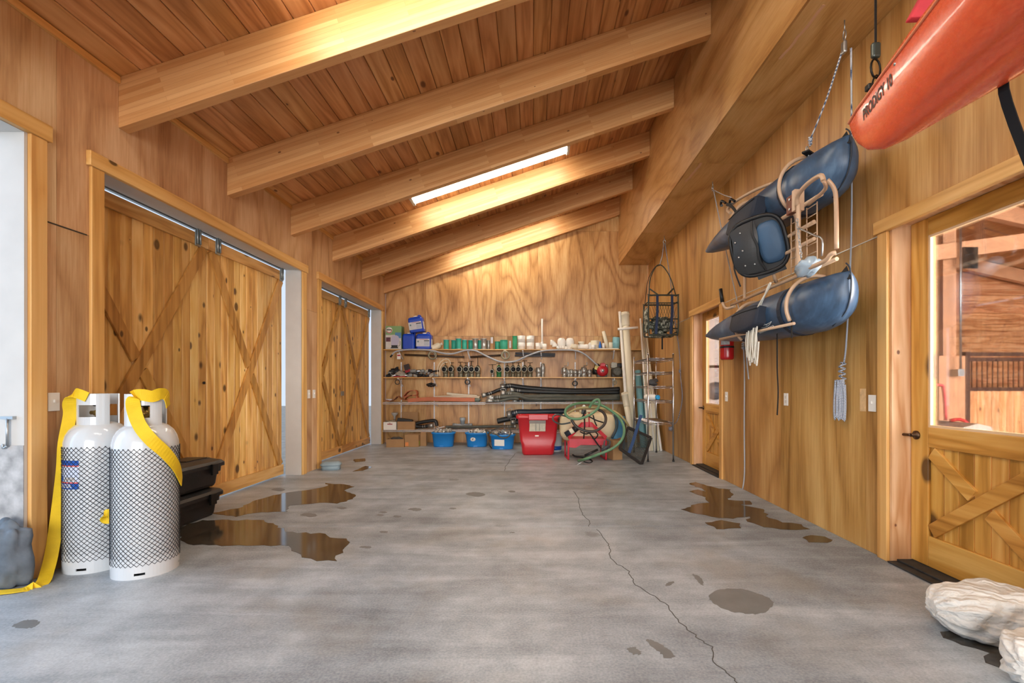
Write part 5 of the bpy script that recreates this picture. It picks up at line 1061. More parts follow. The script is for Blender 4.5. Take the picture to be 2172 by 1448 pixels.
def camlock(px, lab, r, h, handle=0, Y=9.40):
    t = thing('camlock_fitting', lab, 'pipe fitting', (X(px, Y), Y, Z2+.001), R.uniform(-1, 1), 'aluminium camlock fittings')
    MB().lathe([(r*.8, 0), (r*1.1, 0), (r*1.1, .012), (r*.95, .016), (r*.95, h*.45), (r*1.12, h*.5), (r*1.12, h*.8), (r, h*.84), (r, h), (r*.75, h), (r*.7, h*.6)], 20).build('body', VS, t)
    for s_ in (-1, 1): MB().bar((s_*r*1.12, 0, h*.35), (s_*r*1.2, 0, h*.8), .02, .008).build('cam_lever', VS, t)
    if handle: MB().tube(cr([(0, 0, h), (0, 0, h+.03), (.07, 0, h+.035), (.075, 0, h+.11)], 3), .007, 6).build('crank', STEEL, t)
for px, lb, r, h, hd in ((1142.5, 'galvanised conical reducer at the end of the valves', .055, .19, 0), (1151.5, 'tall stacked galvanised coupling at the end of the valve row', .036, .27, 0), (1197, 'aluminium cap with crank at left of the fittings group', .052, .19, 1), (1206.5, 'narrow aluminium fitting right of the left crank cap', .03, .15, 0), (1212, 'aluminium camlock fitting second in the middle group', .035, .155, 0), (1220.5, 'aluminium camlock fitting third in the middle group', .036, .15, 0), (1229, 'aluminium camlock fitting fourth in the middle group', .032, .15, 0), (1238.5, 'larger aluminium cap with crank left of the red engine', .055, .195, 1), (1250.5, 'aluminium reducer standing directly beside the red engine', .04, .15, 0)):
    camlock(px, lb, r, h, hd)
ER = mat('engine_red', '#b41c2a', .35, coat=.2)
t = thing('small_engine', 'small red engine with black air filter on the middle shelf', 'engine', (X(1277, 9.38), 9.38, Z2+.001), group='small engines')
MB().lathe([(.02, 0), (.10, .0), (.112, .02), (.112, .07), (.085, .11), (.03, .115)], 26, T(0, .0, .125) @ rot('X', 90)).build('recoil_cover', ER, t)
MB().prism([(-.05, .2), (.05, .2), (.06, .255), (.03, .28), (-.04, .275)], .10, T(0, 0, 0) @ M_XZ).build('tank', ER, t, bevel=.01); MB().lathe([(.001, 0), (.03, 0), (.03, .004), (.001, .004)], 18, T(0, -.116, .125) @ rot('X', 90)).build('round_badge', STEEL, t)
blob((-.13, .02, .12), .055, .06, .07, 6, .25, 16, 12).build('air_filter', BLACKP, t); MB().bar((-.15, -.06, .2), (-.06, -.06, .17), .09, .004, up=(0, -1, .3)).build('paper_tag', mat('tag_yellow', '#d9cf86', .7), t); MB().lathe([(.028, 0), (.03, .01), (.03, .1), (.02, .11)], 14, T(.095, .02, .14)).build('muffler', STEEL, t); blob((-.10, 0, .235), .05, .04, .035, 7, .3, 14, 10).build('carburettor', BLACKP, t)
MB().box(-.1, .1, -.02, .12, 0, .06).build('crankcase', mat('engine_grey', '#4b4b48', .5, .4), t, bevel=.01)
t = thing('small_engine', 'worn grey and black engine at right end of the middle shelf behind pipes', 'engine', (X(1308, 9.42), 9.42, Z2+.001), group='small engines')
MB().lathe([(.02, 0), (.09, 0), (.10, .02), (.10, .06), (.07, .09)], 20, T(0, -.02, .11) @ rot('X', 90)).build('recoil_cover', mat('engine_worn', '#57554c', .55, .2, var=.4, vscale=30), t); MB().box(-.10, .10, -.05, .10, .0, .17).build('crankcase', MATS['engine_grey'], t, bevel=.015); MB().box(-.12, .0, -.09, .06, .18, .29).build('tank', mat('engine_white', '#b6b5a8', .5, var=.2), t, bevel=.02); MB().box(.0, .12, -.06, .08, .19, .28).build('air_filter', BLACKP, t, bevel=.02)
# jumble of fittings at the left end of the middle shelf
JM = [mat('fit_grey', '#8d8f8c', .5), mat('fit_black', '#232426', .5), mat('fit_pale', '#b8b1a2', .6), STEEL]
CN = {'fit_grey': 'grey', 'fit_black': 'black', 'fit_pale': 'pale', 'galvanised_steel': 'steel', 'white_plastic': 'white'}; CNT = {}
def nth(key):
    CNT[key] = CNT.get(key, -1)+1; return ORD[CNT[key]]
for i in range(34):
    px = 826+i*3.0; lay = i % 3; L = R.uniform(.07, .14); r = R.uniform(.016, .032)
    if px < 858: lay = i % 2
    m = JM[(1, 0, 2, 1, 3, 1, 2, 0)[i % 8]]; cn = CN[m.name]
    t = thing('pipe_fitting', nth('j'+cn)+' '+cn+' loose fitting from the left in the jumble on the middle shelf', 'pipe fitting', (X(px, 9.40), R.uniform(9.33, 9.5), Z2+.034+lay*.045), group='jumble of loose fittings', rot=(math.radians(R.uniform(70, 110)), 0, R.uniform(-1.3, 1.3)))
    MB().lathe([(r*.7, -L/2), (r*1.15, -L/2), (r*1.15, -L/2+.02), (r, -L/2+.022), (r, L/2), (r*.7, L/2), (r*.7, -L/2+.003)], 12, cap=False).build('body', m, t)
single(MB().prism([(X(833, 9.3), Z2+.001), (X(862, 9.3), Z2+.001), (X(858, 9.3), Z2+.022), (X(836, 9.3), Z2+.02)], .08, T(0, 9.38, 0) @ M_XZ), 'red_pouch', 'flat red bag along the shelf edge under the loose fittings', 'bag', mat('bag_red', '#a82834', .6), bevel=.004)
t = thing('blister_pack', 'red and black packet standing up behind the loose fittings', 'packet', (X(866, 9.46), 9.46, Z2+.10), rot=(math.radians(-12), math.radians(-18), 0)); MB().box(-.055, .055, -.012, .012, 0, .17).build('pouch', mat('pack_dark', '#3a3437', .4, var=.4, vscale=40), t, bevel=.005); MB().box(-.056, .056, -.014, -.0125, 0, .05).build('red_panel', mat('bag_red', '#a82834', .6), t)
blob((X(836, 9.42), 9.45, Z2+.13), .10, .06, .07, 44, .5, 20, 14); single(blob((X(836, 9.42), 9.46, Z2+.105), .10, .05, .07, 44, .5, 20, 14), 'black_bag', 'crumpled black bag on top of the loose fittings at far left', 'bag', mat('black_bag', '#23262b', .5, bump=.5, bscale=25))
single(blob((X(850, 9.36), 9.37, Z2+.06), .11, .05, .05, 45, .4, 20, 14, flat=Z2+.03), 'rag', 'pale crumpled rag among the loose fittings', 'cloth', mat('rag_pale', '#a79e90', .85, bump=.5, bscale=25))
# things hung under the middle shelf
def hung_ring(px, py, r, lab, m, n=1):
    t = thing('hung_ring', lab, 'ring', at(px, py, 9.25), group='rings hung under the middle shelf')
    for k in range(n): MB().tube([(r*math.cos(a)+.012*k, .006*k, r*math.sin(a)) for a in [2*PI*i/18 for i in range(18)]], .008, 6, closed=True).build('ring', m, t)
    MB().tube([(0, 0, r), (0, .02, r+.05)], .005, 5).build('hook', BRK, t)
hung_ring(843, 810, .045, 'black rubber ring hung under the left of the middle shelf', BLACKP); hung_ring(991, 810, .045, 'black rubber ring hung under the middle shelf centre', BLACKP, 2); hung_ring(1219, 813, .045, 'black rubber rings hung under the middle shelf right of centre', BLACKP, 2); hung_ring(1304, 811, .035, 'bronze ring hung under the middle shelf near the big pipes', MATS['old_brass'])
t = thing('grip_bundle', 'bundle of black rubber grips hanging under the middle shelf', 'grips', at(915, 812, 9.25)); MB().tube([(0, 0, .12), (0, 0, 0)], .004, 5).build('cord', BLK, t)
for k in range(6): a = math.radians(-70+28*k); MB().tube([(0, -.01*k, -.01), (.10*math.sin(a), -.01*k, -.02-.07*math.cos(a)*.8)], .022, 8).build('grip', BLACKP, t)
# ---- wire shelf: lay-flat hose, canvas, black hoses
ORG_H = mat('orange_hose', '#b4623c', .55, var=.12, bump=.15); CANV = mat('canvas_hose', '#b8ac96', .85, var=.12, bump=.3)
def strip_thing(pts, Y, w, th, m, name, lab, cat, z=None, wd=(0, 1, 0)):
    return single(MB().strip(cr([at(a, b, Y) for a, b in pts], 5), wd, w, th), name, lab, cat, m)
strip_thing([(868, 849), (905, 846), (950, 846), (985, 847), (1008, 847)], 9.26, .22, .072, ORG_H, 'layflat_hose', 'long folded orange lay-flat hose on the upper wire shelf', 'hose')
t = thing('layflat_roll', 'bunched orange lay-flat hose standing in folds on the left wire shelf', 'hose', at(870, 850, 9.3), world=True)
for k, (pts) in enumerate(([(860, 847), (866, 840), (884, 838), (884, 847), (870, 848)], [(857, 842), (867, 830), (883, 828), (884, 838), (868, 838)])): MB().strip(cr([at(a, b, 9.3) for a, b in pts], 5, True), (0, 1, 0), .16, .012).build('fold', ORG_H, t)
strip_thing([(818, 848), (828, 850), (838, 846), (845, 840), (852, 846), (862, 848)], 9.24, .14, .012, mat('leather', '#8e5633', .6), 'leather_strap', 'brown leather strap curling over the left end of the wire shelf', 'strap')
single(MB().box(X(820, 9.35), X(832, 9.35), 9.30, 9.42, Z3+.02, Z3+.065), 'small_carton', 'small pale carton at left end of the upper wire shelf', 'box', LBL, bevel=.004)
strip_thing([(924, 842), (945, 841), (975, 840), (1000, 840), (1018, 843)], 9.32, .16, .05, CANV, 'canvas_hose', 'lower folded pale canvas hose on the upper wire shelf', 'hose')
strip_thing([(949, 834), (965, 836), (990, 838), (1012, 840), (1005, 843)], 9.36, .14, .04, mat('canvas_light', '#c9bfab', .85, var=.1), 'canvas_hose', 'upper lighter canvas hose folded over the other one', 'hose')
single(blob(at(1012, 848, 9.22)+V((0, 0, .0)), .07, .05, .035, 61, .4, 18, 10, flat=Z3+.006), 'rag', 'grey-green rag bunched at the joint of the wire shelves', 'cloth', mat('rag_green', '#6f776c', .85, bump=.4))
RUB = mat('black_rubber', '#1d2022', .45, var=.2, vscale=7); RUBO = mat('olive_rubber', '#4a4c44', .6, var=.3, vscale=7); RUBN = mat('navy_rubber', '#1b2836', .4, var=.2)
def hose(pts, Y, r, m, lab, flat=.75, cl=.10, hd=True, rr=None):
    P = cr([at(a, b, Y) for a, b in pts], 6); t = thing('suction_hose', lab, 'hose', P[0], group='heavy hoses on the wire shelves', world=True)
    rad = rr or [r]*len(P); MB().tube(P, rad, 12, flat=flat).build('hose', m, t)
    if cl:
        d = (P[0]-P[3]).normalized(); c = MB().tube([P[0]-d*.01, P[0]+d*.02, P[0]+d*.021, P[0]+d*cl], [r*.8, r*.8, r*.98, r*.98], 14).build('coupling', VS, t)
        for k in (.05, .09): MB().tube([P[0]-d*k, P[0]-d*(k+.014)], r*1.06, 14, flat=flat).build('clamp', STEEL, t)
        if hd: q = P[0]+d*cl*.5; MB().tube(cr([q+d*.045+V((0, 0, r*.7)), q+d*.045+V((0, 0, r*1.45)), q-d*.045+V((0, 0, r*1.45)), q-d*.045+V((0, 0, r*.7))], 3), .006, 6).build('cam_lever', VS, c)
    return t
hose([(1072, 819), (1085, 818), (1105, 821), (1150, 825), (1220, 828), (1275, 827), (1314, 825)], 9.38, .062, RUB, 'topmost black suction hose on the upper wire shelf')
hose([(1092, 828), (1120, 830), (1180, 832), (1250, 832), (1314, 832)], 9.28, .05, RUB, 'second black suction hose from the top on the upper wire shelf', hd=False)
hose([(1073, 834), (1095, 836), (1120, 841), (1180, 840), (1250, 843), (1314, 840)], 9.20, .058, RUBO, 'olive black twisted suction hose in the middle of the upper wire shelf')
hose([(1049, 843), (1075, 841), (1100, 840), (1118, 845), (1150, 847), (1220, 846), (1314, 845)], 9.14, .050, RUBO, 'dusty olive suction hose at the front edge of the upper wire shelf', cl=.15, hd=False)
hose([(1046, 850), (1065, 849), (1085, 845), (1100, 846)], 9.10, .034, RUBO, 'thin hose with orange-tipped coupling at the joint of the wire shelves', cl=.14, hd=False)
hose([(1032, 836), (1045, 832), (1060, 826), (1075, 824)], 9.32, .045, RUB, 'black hose with angled coupling at the left of the hose pile', hd=False)
hose([(1098, 850), (1120, 850), (1150, 849.5), (1200, 849.5)], 9.16, .03, RUB, 'thin black hose lying lowest at the front of the upper wire shelf', cl=.1, hd=False)
hose([(1086, 877), (1100, 874), (1130, 874), (1160, 873), (1200, 872)], 9.2, .075, RUBN, 'bulky folded blue-black hose behind the red hopper')
hose([(1055, 893), (1068, 890), (1085, 887), (1110, 885), (1140, 884)], 9.34, .07, RUB, 'wide flat black hose on the lower right wire shelf', cl=0)
hose([(1094, 895), (1106, 895), (1130, 896)], 9.2, .05, RUB, 'short black hose with large coupling left of the red hopper')
hose([(1088, 904), (1060, 904), (1000, 905), (960, 905), (946, 905)], 9.15, .035, RUBO, 'long straight olive hose on the lower wire shelf', cl=.06, hd=False)
t = hose([(908, 903), (898, 904), (885, 904), (882, 899), (895, 895), (915, 892), (924, 893), (927, 903)], 9.25, .045, RUB, 'folded black hose with silver coupling beside the cardboard box', hd=False, cl=.11)
t = thing('pipe_tee', 'grey pipe tee lying on the lower left wire shelf', 'pipe fitting', at(981, 903.4, 9.35)); MB().lathe([(.05, -.19), (.056, -.19), (.056, -.12), (.048, -.118), (.048, .12), (.056, .122), (.056, .19), (.05, .19)], 18, rot('Y', 90)).build('run', PVCG, t); MB().lathe([(.044, .03), (.044, .10), (.056, .105), (.056, .17), (.05, .17)], 18, T(-.0, 0, 0)).build('branch', PVCG, t)
t = thing('spanner', 'small steel spanner on the lower wire shelf left of the long hose', 'tool', at(930, 907, 9.18), world=True); MB().bar(at(931, 907, 9.18), at(943, 904, 9.18), .014, .01).build('shank', STEEL, t); A = at(928.5, 907, 9.18); MB().tube([A+V((.022*math.cos(a), 0, .022*math.sin(a))) for a in [2*PI*k/12 for k in range(12)]], .008, 6, closed=True).build('ring_end', STEEL, t)
# boxes on the lower shelf and floor
def open_box(px, Y, w, d, h, z, name, lab, m, flaps=True, rz=0):
    t = thing(name, lab, 'box', (X(px, Y), Y, z), rz); th = .006
    MB().box(-w/2, w/2, -d/2, d/2, 0, th).build('bottom', m, t)
    for a in ((-w/2, w/2, -d/2, -d/2+th), (-w/2, w/2, d/2-th, d/2), (-w/2, -w/2+th, -d/2+th, d/2-th), (w/2-th, w/2, -d/2+th, d/2-th)): MB().box(*a, th, h).build('side', m, t)
    return t
t = open_box(831, 9.28, .25, .25, .15, Z4+.005, 'file_box', 'white box with a red stripe at left end of the lower wire shelf', WHITEP); MB().box(-.05, .05, -.1265, -.1252, .10, .118).build('red_stripe', mat('stripe_red', '#a5363a', .5), t); blob((0, 0, .13), .11, .10, .06, 71, .5, 16, 10).build('contents', mat('oddments', '#a59a86', .7, var=.4, vscale=30), t)
t = open_box(865, 9.28, .34, .26, .16, Z4+.005, 'carton', 'open tan cardboard box with raised flap on the lower wire shelf', CARD); MB().box(-.16, .17, .131, .136, .16, .33).build('flap', CARD, t); MB().bar((-.18, -.135, .16), (-.18, -.15, .05), .33, .004, up=(0, 1, 0)); MB().box(-.16, .16, -.142, -.137, .0, .09).build('flap', CARD, t)
single(MB().prism([(X(843, 9.2), Z4+.17), (X(876, 9.2), Z4+.165), (X(874, 9.2), Z4+.20), (X(845, 9.2), Z4+.235)], .12, T(0, 9.26, 0) @ M_XZ), 'black_case', 'flat black case lying across the cardboard box flaps', 'case', BLACKP, bevel=.006)
t = thing('clear_funnel', 'translucent grey funnel standing in the white box', 'funnel', (X(837, 9.3), 9.3, Z4+.20)); MB().lathe([(.02, 0), (.022, .06), (.06, .10), (.065, .13), (.055, .13), (.015, .06)], 16).build('cone', mat('clear_grey', '#a9a7a2', .3), t)
t = open_box(841, 8.95, .33, .26, .15, 0.001, 'carton', 'low open cardboard box on the floor at the back left corner', CARD, rz=.1); blob((0, 0, .12), .13, .10, .05, 72, .5, 16, 10).build('contents', mat('oddments_dark', '#4b4742', .7, var=.4, vscale=30), t)
t = thing('carton', 'closed cardboard box with orange and green stickers on the floor', 'box', (X(876, 8.95), 8.97, .001)); MB().box(-.13, .13, -.12, .12, 0, .23).build('carton', CARD, t, bevel=.003); MB().box(-.12, -.06, -.1215, -.1202, .02, .09).build('orange_sticker', mat('stk_orange', '#e08a4a', .6), t); MB().box(.1302, .1315, -.09, -.03, .03, .11).build('green_sticker', mat('stk_green', '#a9b23c', .6), t); MB().box(.131, .24, .02, .12, 0, .26).build('side_carton', CARD, t)
# blue tubs
TUB = mat('tub_blue', '#2288d8', .4, var=.05)
def tub(px, py, w, h, lab, stuffm):
    c = onfloor(px, py); t = thing('blue_tub', lab, 'tub', (c.x, c.y+.135, 0.001), group='blue tubs under the shelves')
    def el(s, z, n=28): return [V((w*s*math.copysign(abs(math.cos(a))**.75, math.cos(a)), .145*s*math.copysign(abs(math.sin(a))**.75, math.sin(a)), z)) for a in [2*PI*k/n for k in range(n)]]
    MB().loft([el(.84, 0), el(.86, .01), el(.98, h-.03), el(1.05, h-.03), el(1.06, h), el(.95, h), el(.82, .02)]).build('shell', TUB, t)
    rr = random.Random(px)
    for k in range(11):
        r = rr.uniform(.02, .035); L = rr.uniform(.08, .16); M = T(-w*.6+w*1.2*k/10, rr.uniform(-.06, .06), h-.02+rr.uniform(0, .05)) @ Matrix.Rotation(rr.uniform(0, 6), 4, 'Z') @ Matrix.Rotation(rr.uniform(.9, 2.2), 4, 'X')
        cn = CN[stuffm[k % len(stuffm)].name]; f_ = thing('pipe_fitting', nth(lab+cn)+' '+cn+' fitting from the left in the '+lab.split(' with ')[0], 'pipe fitting', group='fittings in the '+lab.split(' with ')[0]); f_.matrix_world = T(c.x, c.y+.135, .001) @ M
        MB().lathe([(r*.7, -L/2), (r*1.1, -L/2), (r, -L/2+.02), (r, L/2), (r*.7, L/2), (r*.7, -L/2+.003)], 12, cap=False).build('body', stuffm[k % len(stuffm)], f_)
    MB().box(-.05, .02, -.132, -.118, .0, .03).build('drain_lug', TUB, t)
    return t
tub(938, 948, .215, .27, 'left blue tub with plain side', [JM[2], JM[0], STEEL])
t = tub(1010, 948, .215, .265, 'middle blue tub with a white oval badge', [JM[2], WHITEP, JM[3]]); MB().lathe([(.001, 0), (.05, 0), (.05, .002), (.001, .002)], 22, T(-.06, -.1375, .145) @ rot('X', 84) @ Matrix.Scale(.75, 4, (0, 1, 0))).build('oval_badge', WHITEP, t); MB().prism([(-.075, .13), (-.058, .135), (-.05, .16), (-.06, .165), (-.07, .15)], .002, T(0, -.1405, 0) @ M_XZ).build('badge_mark', BLACKP, t)
t = tub(1065, 953, .225, .265, 'right blue tub with a white paper sheet', [JM[2], JM[0], STEEL, JM[3]]); MB().add([(-.14, -.131, .065), (.04, -.134, .06), (.04, -.141, .175), (-.14, -.138, .18), (-.14, -.134, .065), (.04, -.137, .06), (.04, -.144, .175), (-.14, -.141, .18)], [(0, 1, 2, 3), (7, 6, 5, 4), (0, 4, 5, 1), (1, 5, 6, 2), (2, 6, 7, 3), (3, 7, 4, 0)]).build('paper_sheet', WHITEP, t)
single(MB().tube(cr([at(1042, 913, 8.6), at(1055, 908, 8.55), at(1068, 905, 8.5), at(1080, 908, 8.45), at(1083, 918, 8.45), at(1076, 927, 8.45), at(1064, 928, 8.42), at(1054, 922, 8.45), at(1040, 916, 8.5), at(1030, 912, 8.6)], 6), .012, 8), 'cable_loop', 'loop of dark cable hanging over the right blue tub rim', 'cable', mat('cable_olive', '#55524a', .6))
single(MB().tube(cr([at(1030, 912, 8.6), at(1034, 925, 8.5), at(1036, 940, 8.5), at(1042, 949, 8.7)], 5), .012, 8), 'cable_end', 'dark cable hanging down between the middle and right blue tubs', 'cable', MATS['cable_olive'])
t = thing('paint_pail', 'white and blue pail half hidden between the red hopper and the sprayer', 'pail', (X(1177, 8.3), 8.3, .001)); MB().lathe([(.11, 0), (.115, .01), (.125, .30), (.132, .305), (.132, .33), (.12, .33)], 22).build('body', mat('pail_white', '#c9cdd0', .4), t); MB().lathe([(.117, .03), (.1195, .10), (.1175, .10), (.115, .03)], 22).build('blue_band', mat('label_blue', '#1450a8', .4), t)
# ------------------------------------------------------------------ red hopper
HR = mat('hopper_red', '#c4202c', .3, coat=.25)
t = thing('red_hopper', 'red plastic feed hopper with paper label on the floor before the shelves', 'hopper', (X(1141, 8.0), 8.0, 0.001))
def rrect(hx, hy, z, r, cy=0, n=5):
    out = []
    for cx, c2, a in ((hx-r, hy-r, 0), (-hx+r, hy-r, 90), (-hx+r, -hy+r, 180), (hx-r, -hy+r, 270)):
        for k in range(n+1): q = math.radians(a+90*k/n); out.append(V((cx+r*math.cos(q), cy+c2+r*math.sin(q), z)))
    return out
MB().loft([rrect(.25, .17, 0, .06), rrect(.265, .185, .03, .07), rrect(.28, .205, .18, .06), rrect(.30, .20, .24, .05, .01), rrect(.335, .22, .60, .05), rrect(.365, .245, .61, .05), rrect(.365, .245, .66, .05), rrect(.335, .22, .66, .04), rrect(.31, .20, .55, .04), rrect(.27, .17, .2, .04)]).build('shell', HR, t)
MB().box(-.16, .17, -.285, -.25, .585, .685).build('front_lip', HR, t, bevel=.012)
lb = MB().add([(-.145, -.236, .40), (.12, -.236, .40), (.125, -.252, .58), (-.135, -.252, .58), (-.145, -.238, .40), (.12, -.238, .40), (.125, -.254, .58), (-.135, -.254, .58)], [(0, 1, 2, 3), (7, 6, 5, 4), (0, 4, 5, 1), (1, 5, 6, 2), (2, 6, 7, 3), (3, 7, 4, 0)]).build('paper_label', mat('paper_beige', '#c9c3b0', .7, var=.1, vscale=30), t)
MB().box(-.145, .125, -.258, -.2555, .53, .578).build('label_header', mat('paper_grey', '#8f8a84', .7), lb)
for k in (-.04, .02): MB().box(k, k+.004, -.2565, -.243, .41, .55).build('label_line', mat('label_dark', '#39414a', .5), lb)
MB().box(-.05, .01, -.226, -.222, .315, .335).build('small_sticker', WHITEP, t)
# ------------------------------------------------------------------ skid sprayer
PAR = mat('tank_cream', '#d6c7a4', .5, var=.12, vscale=4); FR = mat('frame_red', '#c01f33', .4, var=.12)
YF_ = 7.30
sp_ = thing('field_sprayer', 'cream tank field sprayer on a red metal frame with hoses', 'sprayer', (X(1247, 7.5), 7.5, 0.0), world=True)
cx = X(1244, 7.72); 
def tk(hx, hy, z, cxx=cx): return [V((p.x+cxx, p.y+7.74, p.z)) for p in rrect(hx, hy, z, min(hx, hy)*.55)]
MB().loft([tk(.36, .15, .27), tk(.40, .19, .30), tk(.42, .20, .36), tk(.40, .18, .43), tk(.42, .20, .50), tk(.42, .20, .62), tk(.39, .18, .68), tk(.30, .12, .715), tk(.18, .08, .72)]).build('tank', PAR, sp_)
for sx in (-1, 1): MB().loft([[V((cx+sx*.32+.13*c*k, 7.62-.10*w_, .50+.20*s*k)) for c, s in [(math.copysign(abs(math.cos(a))**.6, math.cos(a)), math.copysign(abs(math.sin(a))**.6, math.sin(a))) for a in [2*PI*i/20 for i in range(20)]]] for k, w_ in ((1, 0), (.95, .7), (.8, 1), (.3, 1.1))]).build('tank_lobe', PAR, sp_)
MB().lathe([(.09, .715), (.09, .75), (.08, .76)], 20, T(cx+.02, 7.74, 0)).build('tank_lid', BLACKP, sp_)
MB().lathe([(.045, 0), (.045, .05), (.03, .055)], 16, T(cx-.41, 7.66, .60) @ rot('Y', -90)).build('side_cap', BLACKP, sp_)
xa, xb = X(1207, YF_), X(1287, YF_)
MB().add([(xa, YF_, .33), (xb, YF_, .33), (xb+.01, YF_+.45, .36), (xa-.01, YF_+.45, .36), (xa, YF_, .31), (xb, YF_, .31), (xb+.01, YF_+.45, .34), (xa-.01, YF_+.45, .34)], [(0, 1, 2, 3), (7, 6, 5, 4), (0, 4, 5, 1), (1, 5, 6, 2), (2, 6, 7, 3), (3, 7, 4, 0)]).build('deck_plate', FR, sp_)
MB().prism([(xa, .33), (xb, .33), (xb, .24), (xb-.06, .235), (xa+.18, .235), (xa+.10, .19), (xa, .20)], .012, T(0, YF_+.004, 0) @ M_XZ).build('front_apron', FR, sp_)
for x, y, z in ((xa, .05, .33), (xb, .05, .33)):
    MB().tube(cr([(x-.01, YF_-.0, .30), (x-.01, YF_-.0, .05), (x-.01, YF_+.01, .015), (x-.01, YF_+.06, .012), (x-.03, YF_+.38, .012), (x-.03, YF_+.42, .04), (x-.03, YF_+.42, .33)], 3), .014, 8).build('leg_loop', FR, sp_)
for s_ in (-1, 1):
    xm = (xa+xb)/2; x = xa if s_ < 0 else xb
    MB().bar((x, YF_+.06, .34), (xm+s_*.06, YF_+.16, .56), .05, .01, up=(0, -1, .3)).build('gusset', FR, sp_)
    MB().tube([(xm+s_*.035, YF_+.12, .50), (xm+s_*.035, YF_+.14, .74)], .010, 8).build('upright', FR, sp_)
MB().prism([((xa+xb)/2-.11, .50), ((xa+xb)/2+.11, .50), ((xa+xb)/2+.06, .58), ((xa+xb)/2-.06, .58)], .02, T(0, YF_+.14, 0) @ M_XZ).build('saddle_plate', FR, sp_)
pmp = MB().tube([at(1199, 922, 7.2), at(1222, 908, 7.2)], .042, 16).build('pump_motor', mat('motor_navy', '#1c2634', .4), sp_); MB().tube([at(1209, 916, 7.2), at(1219, 910, 7.2)], .0435, 16).build('motor_label', PVCC, pmp)
for (a, b) in (((1216, 912), (1226, 905)),): MB().tube([at(*a, 7.19), at(*b, 7.19)], .048, 12).build('pump_head', BLACKP, pmp)
mf = MB().tube([at(1229, 872, 7.3), at(1270, 871, 7.3)], .022, 12).build('manifold', PAR, sp_); MB().lathe([(.001, 0), (.026, 0), (.026, .02), (.001, .02)], 16, T(*at(1238.5, 862, 7.28)) @ rot('X', 90)).build('pressure_gauge', WHITEP, mf); MB().tube([at(1238.5, 864, 7.3), at(1238.5, 872, 7.3)], .006, 6).build('gauge_stem', STEEL, mf)
MB().box(*[v for p in ((at(1233, 872, 7.3).x, at(1243, 872, 7.3).x), (7.27, 7.33), (at(1233, 878, 7.3).z, at(1233, 869, 7.3).z)) for v in p]).build('regulator', BLACKP, mf, bevel=.006)
for pts in ([(1238, 878), (1240, 900), (1238, 930)], [(1245, 880), (1262, 890), (1280, 896)], [(1225, 890), (1235, 884), (1242, 870)], [(1248, 915), (1258, 928), (1270, 945), (1275, 950)], [(1262, 915), (1268, 922), (1262, 930), (1256, 928)], [(1230, 915), (1242, 920), (1252, 917), (1262, 913)], [(1258, 880), (1262, 895), (1266, 903)]):
    MB().tube(cr([at(a, b, 7.2) for a, b in pts], 5), .010, 8).build('small_hose', BLK, sp_)
def loose(pts, r, m, lab, name='coiled_hose', cat='hose'):
    return single(MB().tube(cr([at(*p) for p in pts], 7), r, 10), name, lab, cat, m)
GH = mat('green_hose', '#5f8a68', .5, var=.2, vscale=5); DKH = mat('brown_hose', '#3b3633', .45)
loose([(1250, 864, 7.15), (1258, 852, 7.12), (1268, 847, 7.1), (1272, 855, 7.08), (1266, 868, 7.05), (1250, 880, 7.02), (1228, 888, 7.0), (1208, 886, 7.0), (1199, 876, 7.02), (1204, 864, 7.08), (1222, 856, 7.15), (1245, 854, 7.2), (1272, 858, 7.2), (1295, 870, 7.1), (1315, 888, 7.02), (1324, 910, 6.95), (1319, 932, 6.9), (1300, 950, 6.88), (1270, 963, 6.88), (1245, 972, 6.85), (1227, 976.5, 7.1)], .020, GH, 'long green hose looped over the sprayer and down to the floor')
loose([(1205, 876, 7.25), (1225, 866, 7.25), (1255, 864, 7.26), (1290, 868, 7.3), (1312, 878, 7.35), (1328, 895, 7.4), (1336, 910, 7.5)], .018, mat('tan_hose', '#a69a68', .5), 'tan green hose arching behind the loops to the right')
loose([(1212, 890, 7.0), (1222, 904, 6.98), (1240, 913, 6.95), (1262, 914, 6.95), (1280, 902, 6.97), (1285, 888, 7.0), (1280, 875, 7.05), (1268, 868, 7.1)], .021, DKH, 'thick brown hose curving across the front of the sprayer tank')
loose([(1210, 896, 7.1), (1190, 899, 7.05), (1175, 893, 7.0), (1173, 884, 7.0), (1182, 879, 7.02), (1198, 882, 7.08), (1215, 888, 7.1)], .012, mat('grey_hose', '#4b5254', .5), 'thin dark grey hose loop at the left of the sprayer')
loose([(1304, 880, 7.55), (1309, 895, 7.5), (1306, 912, 7.45), (1298, 928, 7.4)], .022, mat('bluegrey_hose', '#2f424c', .5), 'dark blue-grey hose hanging at the right of the sprayer tank')
loose([(1215, 964, 7.55), (1222, 968, 7.4), (1245, 971, 7.3), (1256, 978, 7.2), (1250, 982, 7.02), (1238, 979, 7.1)], .012, BLK, 'black cable lying on the floor under the red sprayer frame', 'power_cable', 'cable')
t = thing('spray_wand', 'black spray gun with thin metal wand lying before the sprayer legs', 'spray gun', at(1224, 986, 6.9), world=True)
MB().tube([at(1223, 986, 6.86), at(1247, 973, 6.95)], .006, 8).build('wand', STEEL, t); MB().tube([at(1240, 966, 7.0), at(1268, 953, 7.02)], .018, 10).build('barrel', BLACKP, t)
MB().tube(cr([at(1283, 934, 7.1), at(1281, 948, 7.1), at(1290, 952, 7.1), at(1294, 936, 7.1), at(1286, 932, 7.1)], 4), .012, 8).build('handle_guard', mat('gun_grey', '#4c4f52', .5), t); MB().tube([at(1275, 955, 7.1), at(1293, 944, 7.1)], .022, 10).build('grip', MATS['gun_grey'], t)
